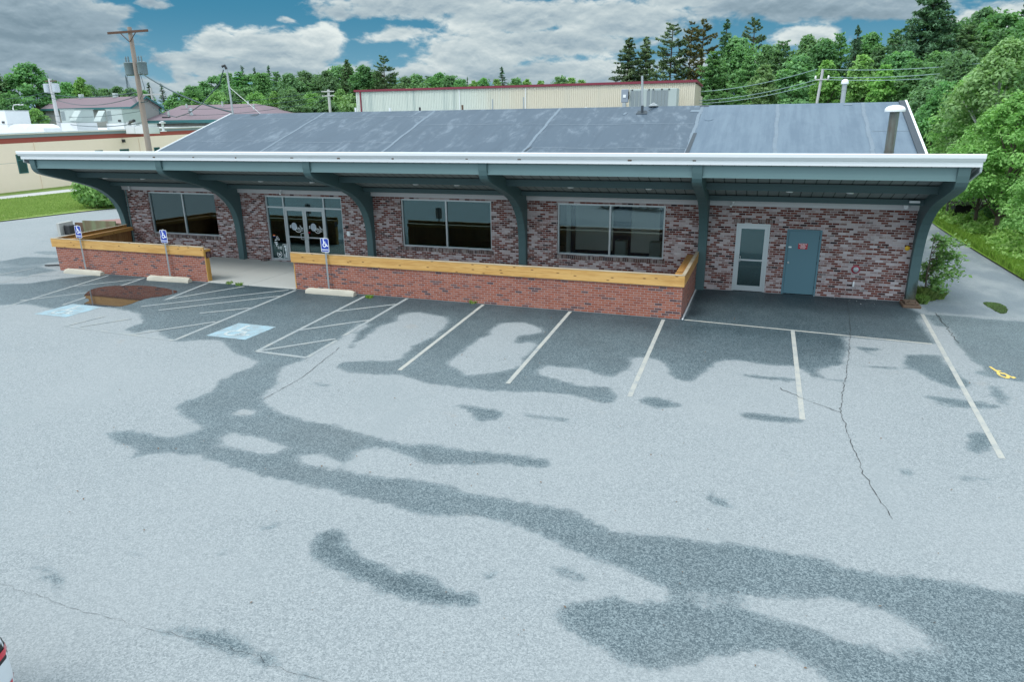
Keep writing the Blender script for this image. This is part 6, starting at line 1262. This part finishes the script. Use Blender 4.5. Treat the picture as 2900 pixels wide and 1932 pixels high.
pf = n.comb(n.mul(az0, .72), n.mul(el0, 1.35), 5.0); pf2 = n.comb(n.mul(az0, .72), n.mul(n.add(el0, .14), 1.35), 5.0); f3 = n.noise(pf, 1.0, 6, .58, dist=.3); f4 = n.noise(pf2, 1.0, 6, .58, dist=.3)
gen = n.mul(n.sub(n.noise(n.comb(n.mul(az0, .07), n.mul(el0, .16), 3.0), 1.0, 5, .6), .50), 3.0)            # cloud cover away from the photographed part of the sky
far_az = n.sm(n.m('ABSOLUTE', n.add(az0, 19.8)), 40, 52); hi = n.sm(el0, 9, 15); outm = n.mx(far_az, hi)
D = n.add(n.add(n.mul(dens, n.sub(1.0, outm)), n.mul(gen, outm)), n.add(n.mul(n.sub(f1, .5), 1.35), n.mul(n.sub(f3, .5), .75)))
cov = n.sm(D, .05, .40)
lit = n.add(n.add(n.mul(tn, .85), n.add(n.mul(n.sub(f1, f2), 1.3), n.mul(n.sub(f3, f4), .55))), n.mul(n.sub(f1, .5), .5))
edge = n.mul(n.sub(1.0, n.sm(D, .25, .8)), .18)
k_ = 1/.12
ccol = n.ramp(n.add(lit, edge), [(0, (.150*k_/10, .215*k_/10, .260*k_/10)), (.32, (.225*k_/10, .300*k_/10, .350*k_/10)), (.62, (.355*k_/10, .425*k_/10, .450*k_/10)), (1, (.56*k_/10, .61*k_/10, .60*k_/10))])
ccol = n.mix(1.0, ccol, (10, 10, 10), 'MULTIPLY')
low = n.sm(el0, 0, 9)
blue = n.mix(low, (.15*k_, .31*k_, .41*k_), (.026*k_, .160*k_, .265*k_))
blue = n.mix(.04, blue, sky.outputs[0])
vis = n.mix(cov, blue, ccol)
vis = n.mix(n.mul(n.sub(1.0, n.sm(el0, -1.0, 3.2)), .45), vis, (.40*k_, .48*k_, .54*k_))      # haze along the horizon
over = n.mix(.35, (1.52*k_, 1.74*k_, 1.82*k_), n.mix(1.0, sky.outputs[0], (.9, .9, .9), 'MULTIPLY'))   # unseen cloud deck overhead, brightened to light the scene
fin = n.mix(n.mx(n.sm(el0, 11, 34), n.mul(far_az, n.mul(n.sm(el0, -1, 10), .8))), vis, over)  # also fills the unseen sky behind the camera, added to light the facade
n.L.new(fin, bg.inputs[0])
sun = bpy.data.lights.new('sun', 'SUN'); sun.energy = 1.4; sun.angle = math.radians(22); sun.color = (1.0, .965, .91)
so = bpy.data.objects.new('sun', sun); C.objects.link(so)
sd_ = Vector((math.sin(SUN_AZ)*math.cos(SUN_EL), math.cos(SUN_AZ)*math.cos(SUN_EL), math.sin(SUN_EL))); so.rotation_euler = sd_.to_track_quat('Z', 'Y').to_euler()
vs_ = scene.view_settings; vs_.view_transform = 'Standard'; vs_.look = 'None'; vs_.exposure = 0.50; vs_.gamma = 1; vs_.use_curve_mapping = False
scene.cycles.use_denoising = True; scene.cycles.max_bounces = 8; scene.cycles.transparent_max_bounces = 8; scene.cycles.sample_clamp_indirect = 6
